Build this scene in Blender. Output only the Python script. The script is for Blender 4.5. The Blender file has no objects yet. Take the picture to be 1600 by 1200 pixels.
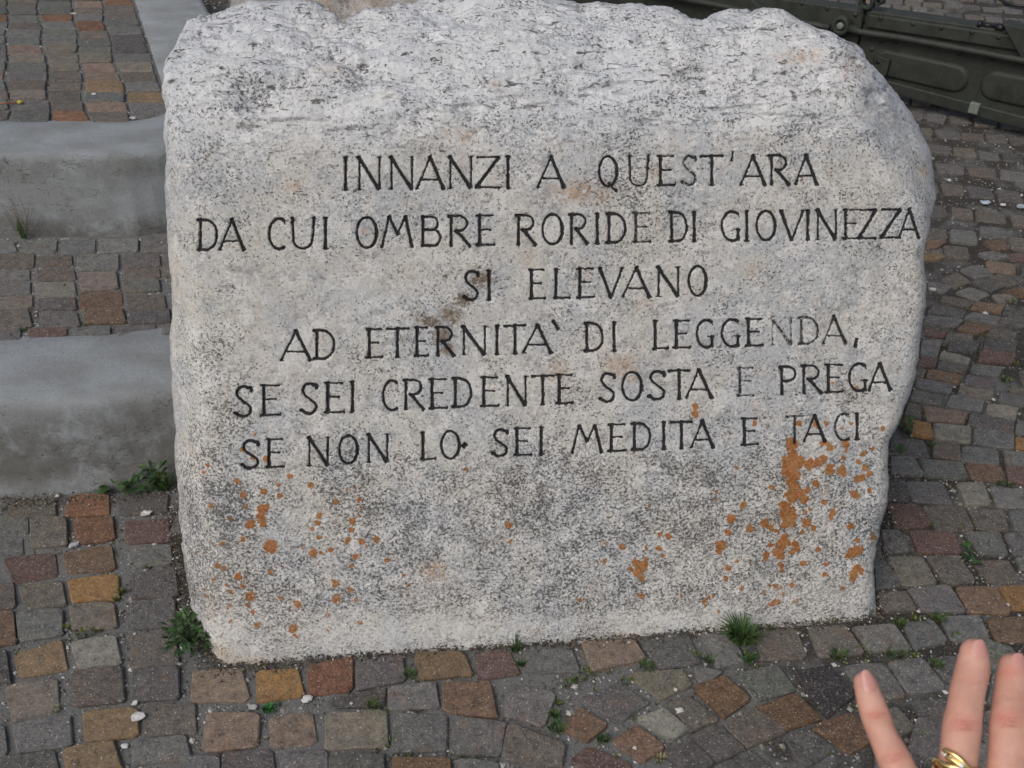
import bpy, bmesh, math, random
import numpy as np
from mathutils import Vector, Matrix
rad = math.radians
random.seed(7)
RNG = np.random.default_rng(11)
S = bpy.context.scene
COL = S.collection

# ------------------------------------------------------------------ camera
FPX = 1537.0            # focal length in photo pixels (1600 wide)
PITCH = rad(38.0)
CAMH = 1.5
cam = bpy.data.cameras.new('camera')
cam.sensor_width = 36.0
cam.lens = FPX / 1600.0 * 36.0
cam.clip_start = 0.05
cam.clip_end = 300.0
cam.dof.use_dof = True
cam.dof.focus_distance = 1.55
cam.dof.aperture_fstop = 26.0
camo = bpy.data.objects.new('camera', cam)
COL.objects.link(camo)
camo.location = (0, 0, CAMH)
camo.rotation_euler = (rad(90) - PITCH, 0, 0)
S.camera = camo

# ------------------------------------------------------------------ daylight, thin overcast
SUN_EL, SUN_AZ = rad(48), rad(-140)      # azimuth measured from +Y towards +X
world = bpy.data.worlds.new('World')
S.world = world
world.use_nodes = True
wn = world.node_tree
wn.nodes.clear()
wo = wn.nodes.new('ShaderNodeOutputWorld')
wb = wn.nodes.new('ShaderNodeBackground')
sky = wn.nodes.new('ShaderNodeTexSky')
sky.sky_type = 'NISHITA'
sky.sun_disc = False
sky.sun_elevation = SUN_EL
sky.sun_rotation = SUN_AZ
sky.air_density = 1.0
sky.dust_density = 5.0
sky.ozone_density = 0.6
wb.inputs['Strength'].default_value = 0.10
hs = wn.nodes.new('ShaderNodeHueSaturation')      # thin cloud: a paler sky
hs.inputs['Saturation'].default_value = 0.8
wn.links.new(sky.outputs[0], hs.inputs['Color'])
wn.links.new(hs.outputs[0], wb.inputs[0])
wn.links.new(wb.outputs[0], wo.inputs[0])
sun = bpy.data.lights.new('sun', 'SUN')
sun.energy = 1.15
sun.angle = rad(40)
sun.color = (1.0, 0.985, 0.97)
suno = bpy.data.objects.new('sun', sun)
COL.objects.link(suno)
sd = Vector((math.sin(SUN_AZ) * math.cos(SUN_EL), math.cos(SUN_AZ) * math.cos(SUN_EL), math.sin(SUN_EL)))
suno.rotation_euler = sd.to_track_quat('Z', 'Y').to_euler()
S.view_settings.view_transform = 'Standard'
S.view_settings.look = 'None'
S.view_settings.exposure = 0.06
S.view_settings.gamma = 1.0
S.view_settings.use_curve_mapping = False
S.cycles.use_denoising = True

# ------------------------------------------------------------------ helpers
CAM = np.array([0, 0, CAMH])
CT, ST = math.cos(PITCH), math.sin(PITCH)


def ray(px, py):
    u = (np.asarray(px, float) - 800) / FPX
    v = (np.asarray(py, float) - 600) / FPX
    return np.stack([u, CT - v * ST, -(ST + v * CT)], -1)


def at_z(px, py, z=0.0):
    """the point of the horizontal plane z seen at a photo pixel"""
    d = ray(px, py)
    t = (z - CAMH) / d[..., 2]
    return CAM + d * t[..., None]


def at_depth(px, py, z):
    return CAM + ray(px, py) * z


def tag(o, label=None, cat=None, group=None, kind=None):
    if label: o['label'] = label
    if cat: o['category'] = cat
    if group: o['group'] = group
    if kind: o['kind'] = kind
    return o


def link(o, parent=None):
    COL.objects.link(o)
    if parent is not None:
        o.parent = parent
    return o


def empty(name, loc=(0, 0, 0)):
    o = bpy.data.objects.new(name, None)
    o.location = loc
    o.empty_display_size = 0.05
    return link(o)


def mesh_np(name, verts, faces_flat, nper, mat, parent=None, smooth=True, attrs=None, loc=None):
    """verts (n,3); faces_flat int array; nper = vertices per face (int or array)"""
    verts = np.ascontiguousarray(verts, dtype=np.float32)
    if loc is not None:
        verts = verts - np.asarray(loc, np.float32)
    me = bpy.data.meshes.new(name)
    ff = np.ascontiguousarray(faces_flat, dtype=np.int32).ravel()
    if np.isscalar(nper):
        nf = len(ff) // nper
        starts = np.arange(nf, dtype=np.int32) * nper
    else:
        nper = np.asarray(nper, np.int32)
        nf = len(nper)
        starts = np.concatenate([[0], np.cumsum(nper)[:-1]]).astype(np.int32)
    me.vertices.add(len(verts))
    me.vertices.foreach_set('co', verts.ravel())
    me.loops.add(len(ff))
    me.loops.foreach_set('vertex_index', ff)
    me.polygons.add(nf)
    me.polygons.foreach_set('loop_start', starts)
    me.polygons.foreach_set('use_smooth', np.full(nf, smooth))
    if attrs:
        for k, a in attrs.items():
            a = np.asarray(a, np.float32)
            if a.ndim == 2:
                at = me.color_attributes.new(k, 'FLOAT_COLOR', 'POINT')
                if a.shape[1] == 3:
                    a = np.concatenate([a, np.ones((len(a), 1), np.float32)], 1)
                at.data.foreach_set('color', a.ravel())
            else:
                at = me.attributes.new(k, 'FLOAT', 'POINT')
                at.data.foreach_set('value', a)
    me.update(calc_edges=True)
    me.validate()
    if mat: me.materials.append(mat)
    o = bpy.data.objects.new(name, me)
    if loc is not None: o.location = tuple(float(c) for c in loc)
    return link(o, parent)


class MB:
    """collects simple shapes into one mesh"""
    def __init__(s):
        s.v = []; s.f = []; s.c = []
    def add(s, vs, fs, col=None):
        o = len(s.v)
        s.v += [tuple(float(c) for c in p) for p in vs]
        s.f += [[i + o for i in f] for f in fs]
        s.c += [tuple(col) if col is not None else (1, 1, 1)] * len(vs)
    def tube(s, pts, r, n=8, cap=True, col=None):
        pts = [Vector(p) for p in pts]
        rs = r if hasattr(r, '__len__') else [r] * len(pts)
        vs, fs = [], []
        ref = Vector((0.12, 0.3, 1)).normalized()
        for i, p in enumerate(pts):
            d = (pts[min(i + 1, len(pts) - 1)] - pts[max(i - 1, 0)])
            d.normalize()
            a = d.cross(ref)
            if a.length < 1e-4: a = d.cross(Vector((1, 0, 0)))
            a.normalize(); b = d.cross(a)
            for k in range(n):
                t = 2 * math.pi * k / n
                vs.append(p + a * (math.cos(t) * rs[i]) + b * (math.sin(t) * rs[i]))
        for i in range(len(pts) - 1):
            for k in range(n):
                fs.append([i * n + k, i * n + (k + 1) % n, (i + 1) * n + (k + 1) % n, (i + 1) * n + k])
        if cap:
            fs.append(list(range(n))[::-1])
            fs.append([(len(pts) - 1) * n + k for k in range(n)])
        s.add(vs, fs, col)
    def prism(s, front, back, col=None):
        n = len(front)
        fs = [list(range(n)), [n + k for k in range(n)][::-1]]
        for k in range(n):
            fs.append([(k + 1) % n, k, n + k, n + (k + 1) % n])
        s.add(list(front) + list(back), fs, col)
    def build(s, name, mat, parent=None, smooth=False, loc=None, bevel=0, attr=False):
        ff = [i for f in s.f for i in f]
        o = mesh_np(name, np.array(s.v), np.array(ff), np.array([len(f) for f in s.f]), mat, parent, smooth,
                    {'col': np.array(s.c)} if attr else None, loc)
        if not smooth and bevel:
            m = o.modifiers.new('bevel', 'BEVEL'); m.width = bevel; m.segments = 2; m.limit_method = 'ANGLE'
        return o


_tabs = {}
def vnoise(x, y, seed=0):
    if seed not in _tabs:
        _tabs[seed] = np.random.default_rng(seed + 100).random((256, 256)).astype(np.float32)
    T = _tabs[seed]
    xi = np.floor(x).astype(int); yi = np.floor(y).astype(int)
    fx = x - xi; fy = y - yi
    fx = fx * fx * (3 - 2 * fx); fy = fy * fy * (3 - 2 * fy)
    a = T[xi & 255, yi & 255]; b = T[(xi + 1) & 255, yi & 255]
    c = T[xi & 255, (yi + 1) & 255]; d = T[(xi + 1) & 255, (yi + 1) & 255]
    return (a * (1 - fx) + b * fx) * (1 - fy) + (c * (1 - fx) + d * fx) * fy


def fbm(x, y, seed=0, oct=4, gain=0.5):
    r = 0; a = 1; t = 0
    for i in range(oct):
        r = r + a * (vnoise(x * 2 ** i + 13.7 * i, y * 2 ** i + 5.1 * i, seed + i) - 0.5)
        t += a; a *= gain
    return r / t * 2


def sstep(a, b, x):
    t = np.clip((x - a) / (b - a), 0, 1)
    return t * t * (3 - 2 * t)


# ------------------------------------------------------------------ materials
class NT:
    def __init__(s, name):
        s.m = bpy.data.materials.new(name); s.m.use_nodes = True
        s.t = s.m.node_tree; s.n = s.t.nodes; s.b = s.n['Principled BSDF']
        s.b.inputs['Specular IOR Level'].default_value = 0.3
    def link(s, a, b): s.t.links.new(a, b)
    def put(s, key, val):
        inp = s.b.inputs[key]
        if hasattr(val, 'links') or hasattr(val, 'is_linked'): s.link(val, inp)
        else: inp.default_value = val
    def coord(s):
        g = s.n.new('ShaderNodeNewGeometry'); return g.outputs['Position']
    def scaled(s, vec, sc):
        m = s.n.new('ShaderNodeMapping'); m.inputs['Scale'].default_value = sc
        s.link(vec, m.inputs['Vector']); return m.outputs[0]
    def noise(s, vec, scale, detail=3, rough=0.55, dist=0.0):
        n = s.n.new('ShaderNodeTexNoise'); n.inputs['Scale'].default_value = scale
        n.inputs['Detail'].default_value = detail; n.inputs['Roughness'].default_value = rough
        n.inputs['Distortion'].default_value = dist
        s.link(vec, n.inputs['Vector']); return n.outputs['Fac']
    def voro(s, vec, scale, out='Distance', rnd=1.0):
        n = s.n.new('ShaderNodeTexVoronoi'); n.inputs['Scale'].default_value = scale
        n.inputs['Randomness'].default_value = rnd
        s.link(vec, n.inputs['Vector']); return n.outputs[out]
    def ramp(s, fac, a, b):
        n = s.n.new('ShaderNodeMapRange'); n.interpolation_type = 'SMOOTHSTEP'
        n.inputs['From Min'].default_value = a; n.inputs['From Max'].default_value = b
        if hasattr(fac, 'is_linked'): s.link(fac, n.inputs['Value'])
        return n.outputs[0]
    def math(s, op, a, b=0.0):
        n = s.n.new('ShaderNodeMath'); n.operation = op
        for i, v in enumerate((a, b)):
            if hasattr(v, 'is_linked'): s.link(v, n.inputs[i])
            else: n.inputs[i].default_value = v
        return n.outputs[0]
    def mix(s, fac, a, b, mode='MIX'):
        n = s.n.new('ShaderNodeMix'); n.data_type = 'RGBA'; n.blend_type = mode
        for k, v in ((0, fac), (6, a), (7, b)):
            if hasattr(v, 'is_linked'): s.link(v, n.inputs[k])
            elif k == 0: n.inputs[k].default_value = v
            else: n.inputs[k].default_value = (*v, 1) if len(v) == 3 else v
        return n.outputs[2]
    def attr(s, name, vec=False):
        n = s.n.new('ShaderNodeAttribute'); n.attribute_name = name
        return n.outputs['Color' if vec else 'Fac']
    def bump(s, h, strength, dist, prev=None):
        n = s.n.new('ShaderNodeBump'); n.inputs['Strength'].default_value = strength
        n.inputs['Distance'].default_value = dist
        s.link(h, n.inputs['Height'])
        if prev is not None: s.link(prev, n.inputs['Normal'])
        return n.outputs[0]


def mat_limestone(name='limestone', pink=0.0):
    N = NT(name); p = N.coord()
    big = N.noise(p, 7, 5, 0.6)
    c = N.mix(N.ramp(big, 0.40, 0.60), (0.505, 0.495, 0.462), (0.425, 0.445, 0.462))
    if pink: c = N.mix(pink, c, (0.55, 0.42, 0.33))
    # crusty patches with crisp ragged borders
    wob = N.n.new('ShaderNodeVectorMath'); wob.operation = 'MULTIPLY_ADD'
    nz = N.n.new('ShaderNodeTexNoise'); nz.inputs['Scale'].default_value = 70; nz.inputs['Detail'].default_value = 4
    N.link(p, nz.inputs['Vector']); N.link(nz.outputs['Color'], wob.inputs[0]); wob.inputs[1].default_value = (0.035, 0.035, 0.035); N.link(p, wob.inputs[2])
    pc = N.voro(wob.outputs[0], 34, 'Color')
    sx = N.n.new('ShaderNodeSeparateColor'); N.link(pc, sx.inputs[0])
    c = N.mix(N.math('MULTIPLY', N.ramp(sx.outputs[0], 0.74, 0.80), 0.60), c, (0.64, 0.635, 0.62))
    c = N.mix(N.math('MULTIPLY', N.ramp(sx.outputs[1], 0.82, 0.88), 0.28), c, (0.46, 0.41, 0.35))
    mid = N.noise(p, 40, 6, 0.75)
    c = N.mix(N.math('MULTIPLY', N.ramp(mid, 0.53, 0.60), 0.65), c, (0.63, 0.625, 0.61))
    m2 = N.noise(N.scaled(p, (1, 1, 1.3)), 30, 6, 0.78, 0.4)
    c = N.mix(N.math('MULTIPLY', N.ramp(m2, 0.52, 0.62), 0.65), c, (0.27, 0.27, 0.275))
    # coarse crystalline grain
    grain = N.noise(p, 190, 4, 0.85)
    gm = N.math('ADD', 0.42, N.math('MULTIPLY', N.ramp(N.math('ADD', N.attr('grime'), N.math('MULTIPLY', N.math('SUBTRACT', N.noise(p, 14, 4, .7), .5), 1.6)), 0.05, 0.75), 0.58))
    c = N.mix(N.math('MULTIPLY', N.math('MULTIPLY', N.ramp(grain, 0.52, 0.59), 0.70), gm), c, (0.70, 0.70, 0.68))
    c = N.mix(N.math('MULTIPLY', N.math('MULTIPLY', N.ramp(grain, 0.47, 0.38), 0.72), gm), c, (0.19, 0.185, 0.175))
    # dark pores and crusts, denser where the grime attribute says so
    grime = N.attr('grime')
    dn = N.math('ADD', grime, N.math('MULTIPLY', N.math('SUBTRACT', N.noise(p, 24, 7, 0.78), 0.5), 2.8))
    sp = N.noise(N.scaled(p, (1, 1, 1.15)), 215, 3, 0.9, 0.0)
    th = N.math('SUBTRACT', 0.640, N.math('MULTIPLY', dn, 0.150))
    dk = N.ramp(N.math('SUBTRACT', sp, th), -0.005, 0.03)
    sp2 = N.voro(p, 150)
    dk2 = N.math('MULTIPLY', N.ramp(sp2, 0.24, 0.14), N.ramp(N.noise(p, 90, 2), 0.50, 0.60))
    allk = N.math('MAXIMUM', dk, N.math('MULTIPLY', dk2, 0.8))
    # streaky dark pits where the top is weathered
    st = N.noise(N.scaled(p, (38, 90, 90)), 1.0, 5, 0.75, 0.5)
    stm = N.math('MULTIPLY', N.ramp(st, 0.585, 0.635), N.attr('top'))
    allk = N.math('MAXIMUM', allk, stm)
    c = N.mix(N.math('MULTIPLY', N.attr('top'), 0.55), c, (0.62, 0.65, 0.69))  # bluish skylight on the upper surface painted over its weathered white
    c = N.mix(N.math('MULTIPLY', allk, 0.88), c, (0.060, 0.055, 0.050))
    c = N.mix(N.math('MULTIPLY', N.attr('scar'), N.ramp(N.noise(p, 130, 4, 0.7), 0.30, 0.55)), c, (0.13, 0.115, 0.095))
    # tan stains
    c = N.mix(N.math('MULTIPLY', N.attr('tan'), N.ramp(N.noise(p, 120, 3), 0.3, 0.65)), c, (0.40, 0.26, 0.15))
    c = N.mix(N.math('MULTIPLY', N.attr('pale'), 0.8), c, (0.66, 0.65, 0.62))
    # orange lichen
    li = N.attr('lichen')
    lf = N.ramp(N.math('ADD', li, N.math('MULTIPLY', N.math('SUBTRACT', N.noise(p, 170, 4, 0.85), 0.5), 3.0)), 0.34, 0.64)
    lc = N.mix(N.ramp(N.noise(p, 60, 3), 0.35, 0.65), (0.37, 0.112, 0.010), (0.35, 0.155, 0.028))
    lc = N.mix(N.ramp(N.noise(p, 220, 3, .8), 0.50, 0.62), lc, (0.24, 0.11, 0.035))
    lc = N.mix(N.math('MULTIPLY', N.ramp(li, 0.55, 0.25), 0.7), lc, (0.38, 0.24, 0.08))
    c = N.mix(N.math('MULTIPLY', lf, 0.90), c, lc)
    # black paint left in the carved letters
    ink = N.attr('ink')
    inf = N.ramp(N.math('ADD', ink, N.math('MULTIPLY', N.math('SUBTRACT', N.noise(p, 200, 4, 0.8), 0.5), 1.9)), 0.28, 0.62)
    c = N.mix(N.math('MULTIPLY', inf, 0.97), c, (0.014, 0.0135, 0.016))
    N.put('Base Color', c)
    N.put('Roughness', 0.85)
    h = N.math('SUBTRACT', N.math('MULTIPLY', grain, 0.5), N.math('MULTIPLY', allk, 0.8))
    b1 = N.bump(mid, 0.5, 0.006)
    N.put('Normal', N.bump(h, 0.9, 0.0022, b1))
    return N.m


def mat_sett():
    N = NT('porphyry'); p = N.coord()
    c = N.attr('col', True)
    n1 = N.noise(p, 55, 6, 0.75)
    c = N.mix(N.math('MULTIPLY', N.ramp(n1, 0.48, 0.62), 0.6), c, N.mix(1, c, (1.65, 1.55, 1.4), 'MULTIPLY'))
    c = N.mix(N.math('MULTIPLY', N.ramp(n1, 0.48, 0.36), 0.7), c, N.mix(1, c, (0.5, 0.5, 0.53), 'MULTIPLY'))
    n4 = N.noise(p, 22, 3, 0.6)
    c = N.mix(N.math('MULTIPLY', N.ramp(n4, 0.58, 0.68), 0.35), c, (0.17, 0.095, 0.055))
    n2 = N.noise(p, 230, 4, 0.85)
    c = N.mix(N.math('MULTIPLY', N.ramp(n2, 0.53, 0.63), 0.5), c, (0.28, 0.255, 0.235))
    c = N.mix(N.math('MULTIPLY', N.ramp(n2, 0.46, 0.38), 0.6), c, (0.035, 0.032, 0.030))
    v = N.voro(p, 150)
    fl = N.math('MULTIPLY', N.ramp(v, 0.24, 0.13), N.ramp(N.noise(p, 60, 2), 0.44, 0.58))
    c = N.mix(N.math('MULTIPLY', fl, 0.75), c, (0.45, 0.44, 0.42))
    v2 = N.voro(p, 330)
    c = N.mix(N.math('MULTIPLY', N.ramp(v2, 0.22, 0.12), 0.35), c, (0.5, 0.49, 0.47))
    N.put('Base Color', c)
    N.put('Roughness', N.math('ADD', 0.6, N.math('MULTIPLY', n1, 0.3)))
    b = N.bump(n1, 0.6, 0.006)
    N.put('Normal', N.bump(n2, 0.9, 0.0022, b))
    return N.m


def mat_bed():
    N = NT('joint_mortar'); p = N.coord()
    n = N.noise(p, 9, 4, 0.6)
    mo = N.ramp(N.math('ADD', N.math('MULTIPLY', N.math('SUBTRACT', n, 0.5), 1.6), N.attr('mortar')), 0.30, 0.70)
    c = N.mix(mo, (0.045, 0.040, 0.035), (0.155, 0.158, 0.155))
    g = N.noise(p, 240, 4, 0.75)
    c = N.mix(N.math('MULTIPLY', N.ramp(g, 0.54, 0.70), 0.7), c, (0.28, 0.275, 0.26))
    c = N.mix(N.math('MULTIPLY', N.ramp(g, 0.45, 0.28), 0.8), c, (0.03, 0.027, 0.024))
    N.put('Base Color', c); N.put('Roughness', 0.95)
    N.put('Normal', N.bump(g, 1.0, 0.004))
    return N.m


def mat_concrete():
    N = NT('kerb_concrete'); p = N.coord()
    n = N.noise(N.scaled(p, (1, 2, 2)), 6, 5, 0.6)
    c = N.mix(N.ramp(n, 0.35, 0.65), (0.225, 0.240, 0.246), (0.290, 0.320, 0.340))
    n3 = N.noise(N.scaled(p, (1, 1, 1.6)), 26, 7, 0.8)
    c = N.mix(N.math('MULTIPLY', N.ramp(n3, 0.55, 0.66), 0.4), c, (0.15, 0.148, 0.135))
    g = N.noise(p, 170, 5, 0.85)
    c = N.mix(N.math('MULTIPLY', N.ramp(g, 0.55, 0.66), 0.4), c, (0.36, 0.37, 0.37))
    c = N.mix(N.math('MULTIPLY', N.ramp(g, 0.45, 0.36), 0.4), c, (0.09, 0.09, 0.09))
    ck = N.noise(N.scaled(p, (1, 1, 2.2)), 5, 5, 0.7)
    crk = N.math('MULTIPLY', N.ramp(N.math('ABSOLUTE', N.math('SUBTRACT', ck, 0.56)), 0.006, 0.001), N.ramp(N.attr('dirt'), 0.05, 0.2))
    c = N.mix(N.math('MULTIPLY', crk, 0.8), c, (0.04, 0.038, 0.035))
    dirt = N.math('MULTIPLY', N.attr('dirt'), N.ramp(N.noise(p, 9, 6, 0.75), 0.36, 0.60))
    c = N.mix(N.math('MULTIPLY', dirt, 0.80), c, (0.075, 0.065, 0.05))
    N.put('Base Color', c); N.put('Roughness', 0.8)
    b = N.bump(n3, 0.6, 0.008)
    N.put('Normal', N.bump(g, 0.8, 0.003, b))
    return N.m


def mat_col(name, rough=0.8, fine=300, amt=0.5, bump=0.001):
    N = NT(name); p = N.coord()
    c = N.attr('col', True)
    g = N.noise(p, fine, 3, 0.7)
    c = N.mix(N.math('MULTIPLY', N.ramp(g, 0.5, 0.3), amt), c, N.mix(1, c, (0.4, 0.4, 0.4), 'MULTIPLY'))
    N.put('Base Color', c); N.put('Roughness', rough)
    N.put('Normal', N.bump(g, 0.5, bump))
    return N.m


def mat_leaf(name, a, b):
    N = NT(name); p = N.coord()
    c = N.mix(N.ramp(N.noise(p, 60, 3), 0.35, 0.65), a, b)
    N.put('Base Color', c); N.put('Roughness', 0.5)
    N.b.inputs['Subsurface Weight'].default_value = 0.0
    return N.m


def mat_paint():
    N = NT('olive_paint'); p = N.coord()
    n = N.noise(p, 18, 5, 0.65)
    c = N.mix(N.ramp(n, 0.35, 0.65), (0.024, 0.028, 0.023), (0.036, 0.041, 0.034))
    g = N.noise(p, 150, 4, 0.7)
    c = N.mix(N.math('MULTIPLY', N.ramp(g, 0.60, 0.75), 0.5), c, (0.14, 0.14, 0.11))
    N.put('Base Color', c); N.put('Roughness', N.math('ADD', 0.42, N.math('MULTIPLY', n, 0.3)))
    N.put('Normal', N.bump(n, 0.25, 0.003))
    return N.m


def mat_plain(name, col, rough=0.6, metal=0.0, spec=0.4):
    N = NT(name); p = N.coord()
    n = N.noise(p, 120, 3)
    N.put('Base Color', N.mix(N.ramp(n, 0.3, 0.7), tuple(c * 0.85 for c in col), col))
    N.put('Roughness', rough); N.put('Metallic', metal)
    N.b.inputs['Specular IOR Level'].default_value = spec
    return N.m


def mat_skin():
    N = NT('skin'); p = N.coord()
    fl = N.attr('flush')
    n = N.noise(p, 90, 4, 0.6)
    c = N.mix(N.ramp(n, 0.35, 0.65), (0.50, 0.285, 0.215), (0.58, 0.345, 0.27))
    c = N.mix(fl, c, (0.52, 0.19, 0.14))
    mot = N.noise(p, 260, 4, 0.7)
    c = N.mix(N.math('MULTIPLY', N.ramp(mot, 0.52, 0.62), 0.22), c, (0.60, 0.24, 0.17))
    c = N.mix(N.attr('fold_shade'), c, (0.22, 0.075, 0.05))  # crease shade put into the skin colour
    N.put('Base Color', c); N.put('Roughness', 0.5)
    N.b.inputs['Subsurface Weight'].default_value = 0.12
    N.b.inputs['Subsurface Radius'].default_value = (0.006, 0.002, 0.001)
    N.b.inputs['Subsurface Scale'].default_value = 1.0
    fine = N.noise(p, 900, 3, 0.7)
    N.put('Normal', N.bump(fine, 0.5, 0.0006))
    return N.m


M = dict(stone=mat_limestone(), boulder=mat_limestone('pink_limestone', 0.55), sett=mat_sett(), bed=mat_bed(),
         concrete=mat_concrete(), grit=mat_col('grit', 0.9), leaf=mat_leaf('leaf_green', (0.024, 0.052, 0.018), (0.042, 0.085, 0.026)),
         grass=mat_col('grass_blades', 0.6, 200, 0.3), olive=mat_paint(),
         dark=mat_plain('dark_steel', (0.03, 0.03, 0.032), 0.45, 0.6), tab=mat_plain('worn_tab', (0.16, 0.19, 0.16), 0.6),
         skin=mat_skin(), nail=mat_plain('nail', (0.56, 0.285, 0.245), 0.3), gold=mat_plain('gold', (0.85, 0.60, 0.25), 0.18, 1.0),
         gem=mat_plain('clear_stone', (0.8, 0.85, 0.9), 0.05, 0.0, 1.0), cable=mat_plain('black_cable', (0.02, 0.02, 0.02), 0.5),
         cloth=mat_plain('dark_sleeve', (0.05, 0.06, 0.09), 0.9))

# ------------------------------------------------------------------ steps: two low kerbed tiers curving round the corner
Z1, Z2 = 0.20, 0.41
D2 = np.array([-0.376, 0.927])          # direction in which the right side of the tiers runs back


def tier_path(off):
    """inner kerb line offset outward by off: along X, round the corner, then back"""
    c = np.array([-1.05, 2.66]); r = 0.09 + off
    pts = [np.array([-6.0, c[1] - r]), ]
    for x in np.arange(-5.5, c[0], 0.25): pts.append(np.array([x, c[1] - r]))
    a0, a1 = -math.pi / 2, math.atan2(0.376, 0.927)
    for k in range(0, 13):
        a = a0 + (a1 - a0) * k / 12
        pts.append(c + r * np.array([math.cos(a), math.sin(a)]))
    e = pts[-1]
    for k in range(1, 22): pts.append(e + D2 * 0.2 * k)
    return pts


def kerb(name, base_off, prof, mat, jit=0.0035):
    """prof: list of (outward offset, z, dirt)"""
    rings = [tier_path(base_off + o) for o, z, d in prof]
    n = len(rings[0]); m = len(prof)
    # refine along the path
    sub = 16
    V = []; A = []
    for j, (o, z, d) in enumerate(prof):
        R = np.array(rings[j])
        seg = []
        for i in range(n - 1):
            for k in range(sub):
                seg.append(R[i] * (1 - k / sub) + R[i + 1] * k / sub)
        seg.append(R[-1]); seg = np.array(seg)
        q = (fbm(seg[:, 0] * 6, seg[:, 1] * 2 + z * 14, 3, 4) + (.5 * fbm(seg[:, 0] * 30, z * 40 + seg[:, 1] * 4, 9, 3) if o > .2 else 0)) * jit
        V.append(np.column_stack([seg[:, 0], seg[:, 1] - q * (1.3 if o > .2 else .6), z + q * (.3 if z > 0.01 else 0)]))
        A.append(np.full(len(seg), d))
    V = np.array(V); L = V.shape[1]
    idx = np.arange(m * L).reshape(m, L)
    F = np.stack([idx[:-1, :-1], idx[:-1, 1:], idx[1:, 1:], idx[1:, :-1]], -1).reshape(-1, 4)
    return mesh_np(name, V.reshape(-1, 3), F[:, ::-1], 4, mat, None, True, {'dirt': np.array(A).ravel()})


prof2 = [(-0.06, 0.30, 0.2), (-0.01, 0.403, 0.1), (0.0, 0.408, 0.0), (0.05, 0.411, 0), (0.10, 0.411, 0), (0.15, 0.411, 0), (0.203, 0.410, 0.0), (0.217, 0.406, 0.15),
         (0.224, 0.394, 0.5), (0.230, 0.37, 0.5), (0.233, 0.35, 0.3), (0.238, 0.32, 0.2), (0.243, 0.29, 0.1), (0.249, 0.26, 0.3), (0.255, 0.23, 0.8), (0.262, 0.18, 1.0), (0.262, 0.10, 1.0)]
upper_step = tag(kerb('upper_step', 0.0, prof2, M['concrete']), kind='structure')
OFF1 = 0.73
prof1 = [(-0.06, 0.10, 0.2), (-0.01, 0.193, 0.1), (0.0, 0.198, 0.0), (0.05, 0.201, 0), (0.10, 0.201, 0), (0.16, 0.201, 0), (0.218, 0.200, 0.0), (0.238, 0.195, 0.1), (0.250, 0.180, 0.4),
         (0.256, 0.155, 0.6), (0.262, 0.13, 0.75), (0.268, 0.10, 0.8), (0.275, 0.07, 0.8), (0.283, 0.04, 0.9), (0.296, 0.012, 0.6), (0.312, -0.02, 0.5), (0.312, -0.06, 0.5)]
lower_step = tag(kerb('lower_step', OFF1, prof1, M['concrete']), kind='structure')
LOW_FRONT = 2.66 - 0.09 - OFF1 - 0.30    # y of the riser foot

# ------------------------------------------------------------------ the ground sheet: joint bed near, plain beyond
def grid_sheet(x0, x1, y0, y1, step, zf):
    xs = np.arange(x0, x1 + 1e-6, step); ys = np.arange(y0, y1 + 1e-6, step)
    X, Y = np.meshgrid(xs, ys)
    Z = zf(X, Y)
    idx = np.arange(X.size).reshape(X.shape)
    F = np.stack([idx[:-1, :-1], idx[:-1, 1:], idx[1:, 1:], idx[1:, :-1]], -1).reshape(-1, 4)
    return np.column_stack([X.ravel(), Y.ravel(), Z.ravel()]), F


def bedz(X, Y):
    return -0.010 + 0.004 * fbm(X * 9, Y * 9, 21, 4) + 0.002 * fbm(X * 60, Y * 60, 25, 2)


v, f4 = grid_sheet(-3.0, 3.6, 0.2, 6.2, 0.012, bedz)
mort = 1 - 0.62 * sstep(0.1, 0.7, v[:, 0] + 0.25 * (v[:, 1] - 1))
v[:, 2] += 0.003 * mort
pavement = tag(mesh_np('pavement', v, f4, 4, M['bed'], None, True, {'mortar': mort}), kind='structure')
mb = MB()
o_, i_ = [(-120, -120), (120, -120), (120, 120), (-120, 120)], [(-2.99, 0.21), (3.59, 0.21), (3.59, 6.19), (-2.99, 6.19)]
mb.add([(*p, -0.016) for p in o_] + [(*p, -0.016) for p in i_], [[k, (k + 1) % 4, 4 + (k + 1) % 4, 4 + k] for k in range(4)])
tag(mb.build('ground', M['bed']), kind='structure')


def tier_bed(name, off, z, parent, x0=-6.0):
    pts = tier_path(off)
    last = pts[-1]
    poly = [(p[0], p[1], z) for p in pts] + [(-6.0, last[1], z)]
    mb = MB(); mb.add(poly, [list(range(len(poly)))])
    o = mb.build(name, M['bed'], parent)
    at_ = o.data.attributes.new('mortar', 'FLOAT', 'POINT'); at_.data.foreach_set('value', [.75] * len(poly))
    return o


tier_bed('joint_bed', 0.0, Z2 - 0.006, upper_step)
tier_bed('joint_bed', OFF1 + 0.0, Z1 - 0.006, lower_step)

# ------------------------------------------------------------------ porphyry setts
CC = dict(g=(0.130, 0.124, 0.126), p=(0.108, 0.097, 0.102), d=(0.084, 0.078, 0.079), D=(0.038, 0.034, 0.038), b=(0.116, 0.099, 0.089),
          r=(0.164, 0.079, 0.047), o=(0.236, 0.127, 0.052), t=(0.157, 0.136, 0.116), k=(0.204, 0.145, 0.118), R=(0.117, 0.073, 0.066),
          w=(0.209, 0.192, 0.172), G=(0.110, 0.113, 0.105), O=(0.184, 0.122, 0.074), B=(0.122, 0.071, 0.042), v=(0.147, 0.091, 0.065), s=(0.152, 0.156, 0.162))
OCC_RES = 0.005
OX0, OY0, ONX, ONY = -3.2, 0.1, 1400, 1260


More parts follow.
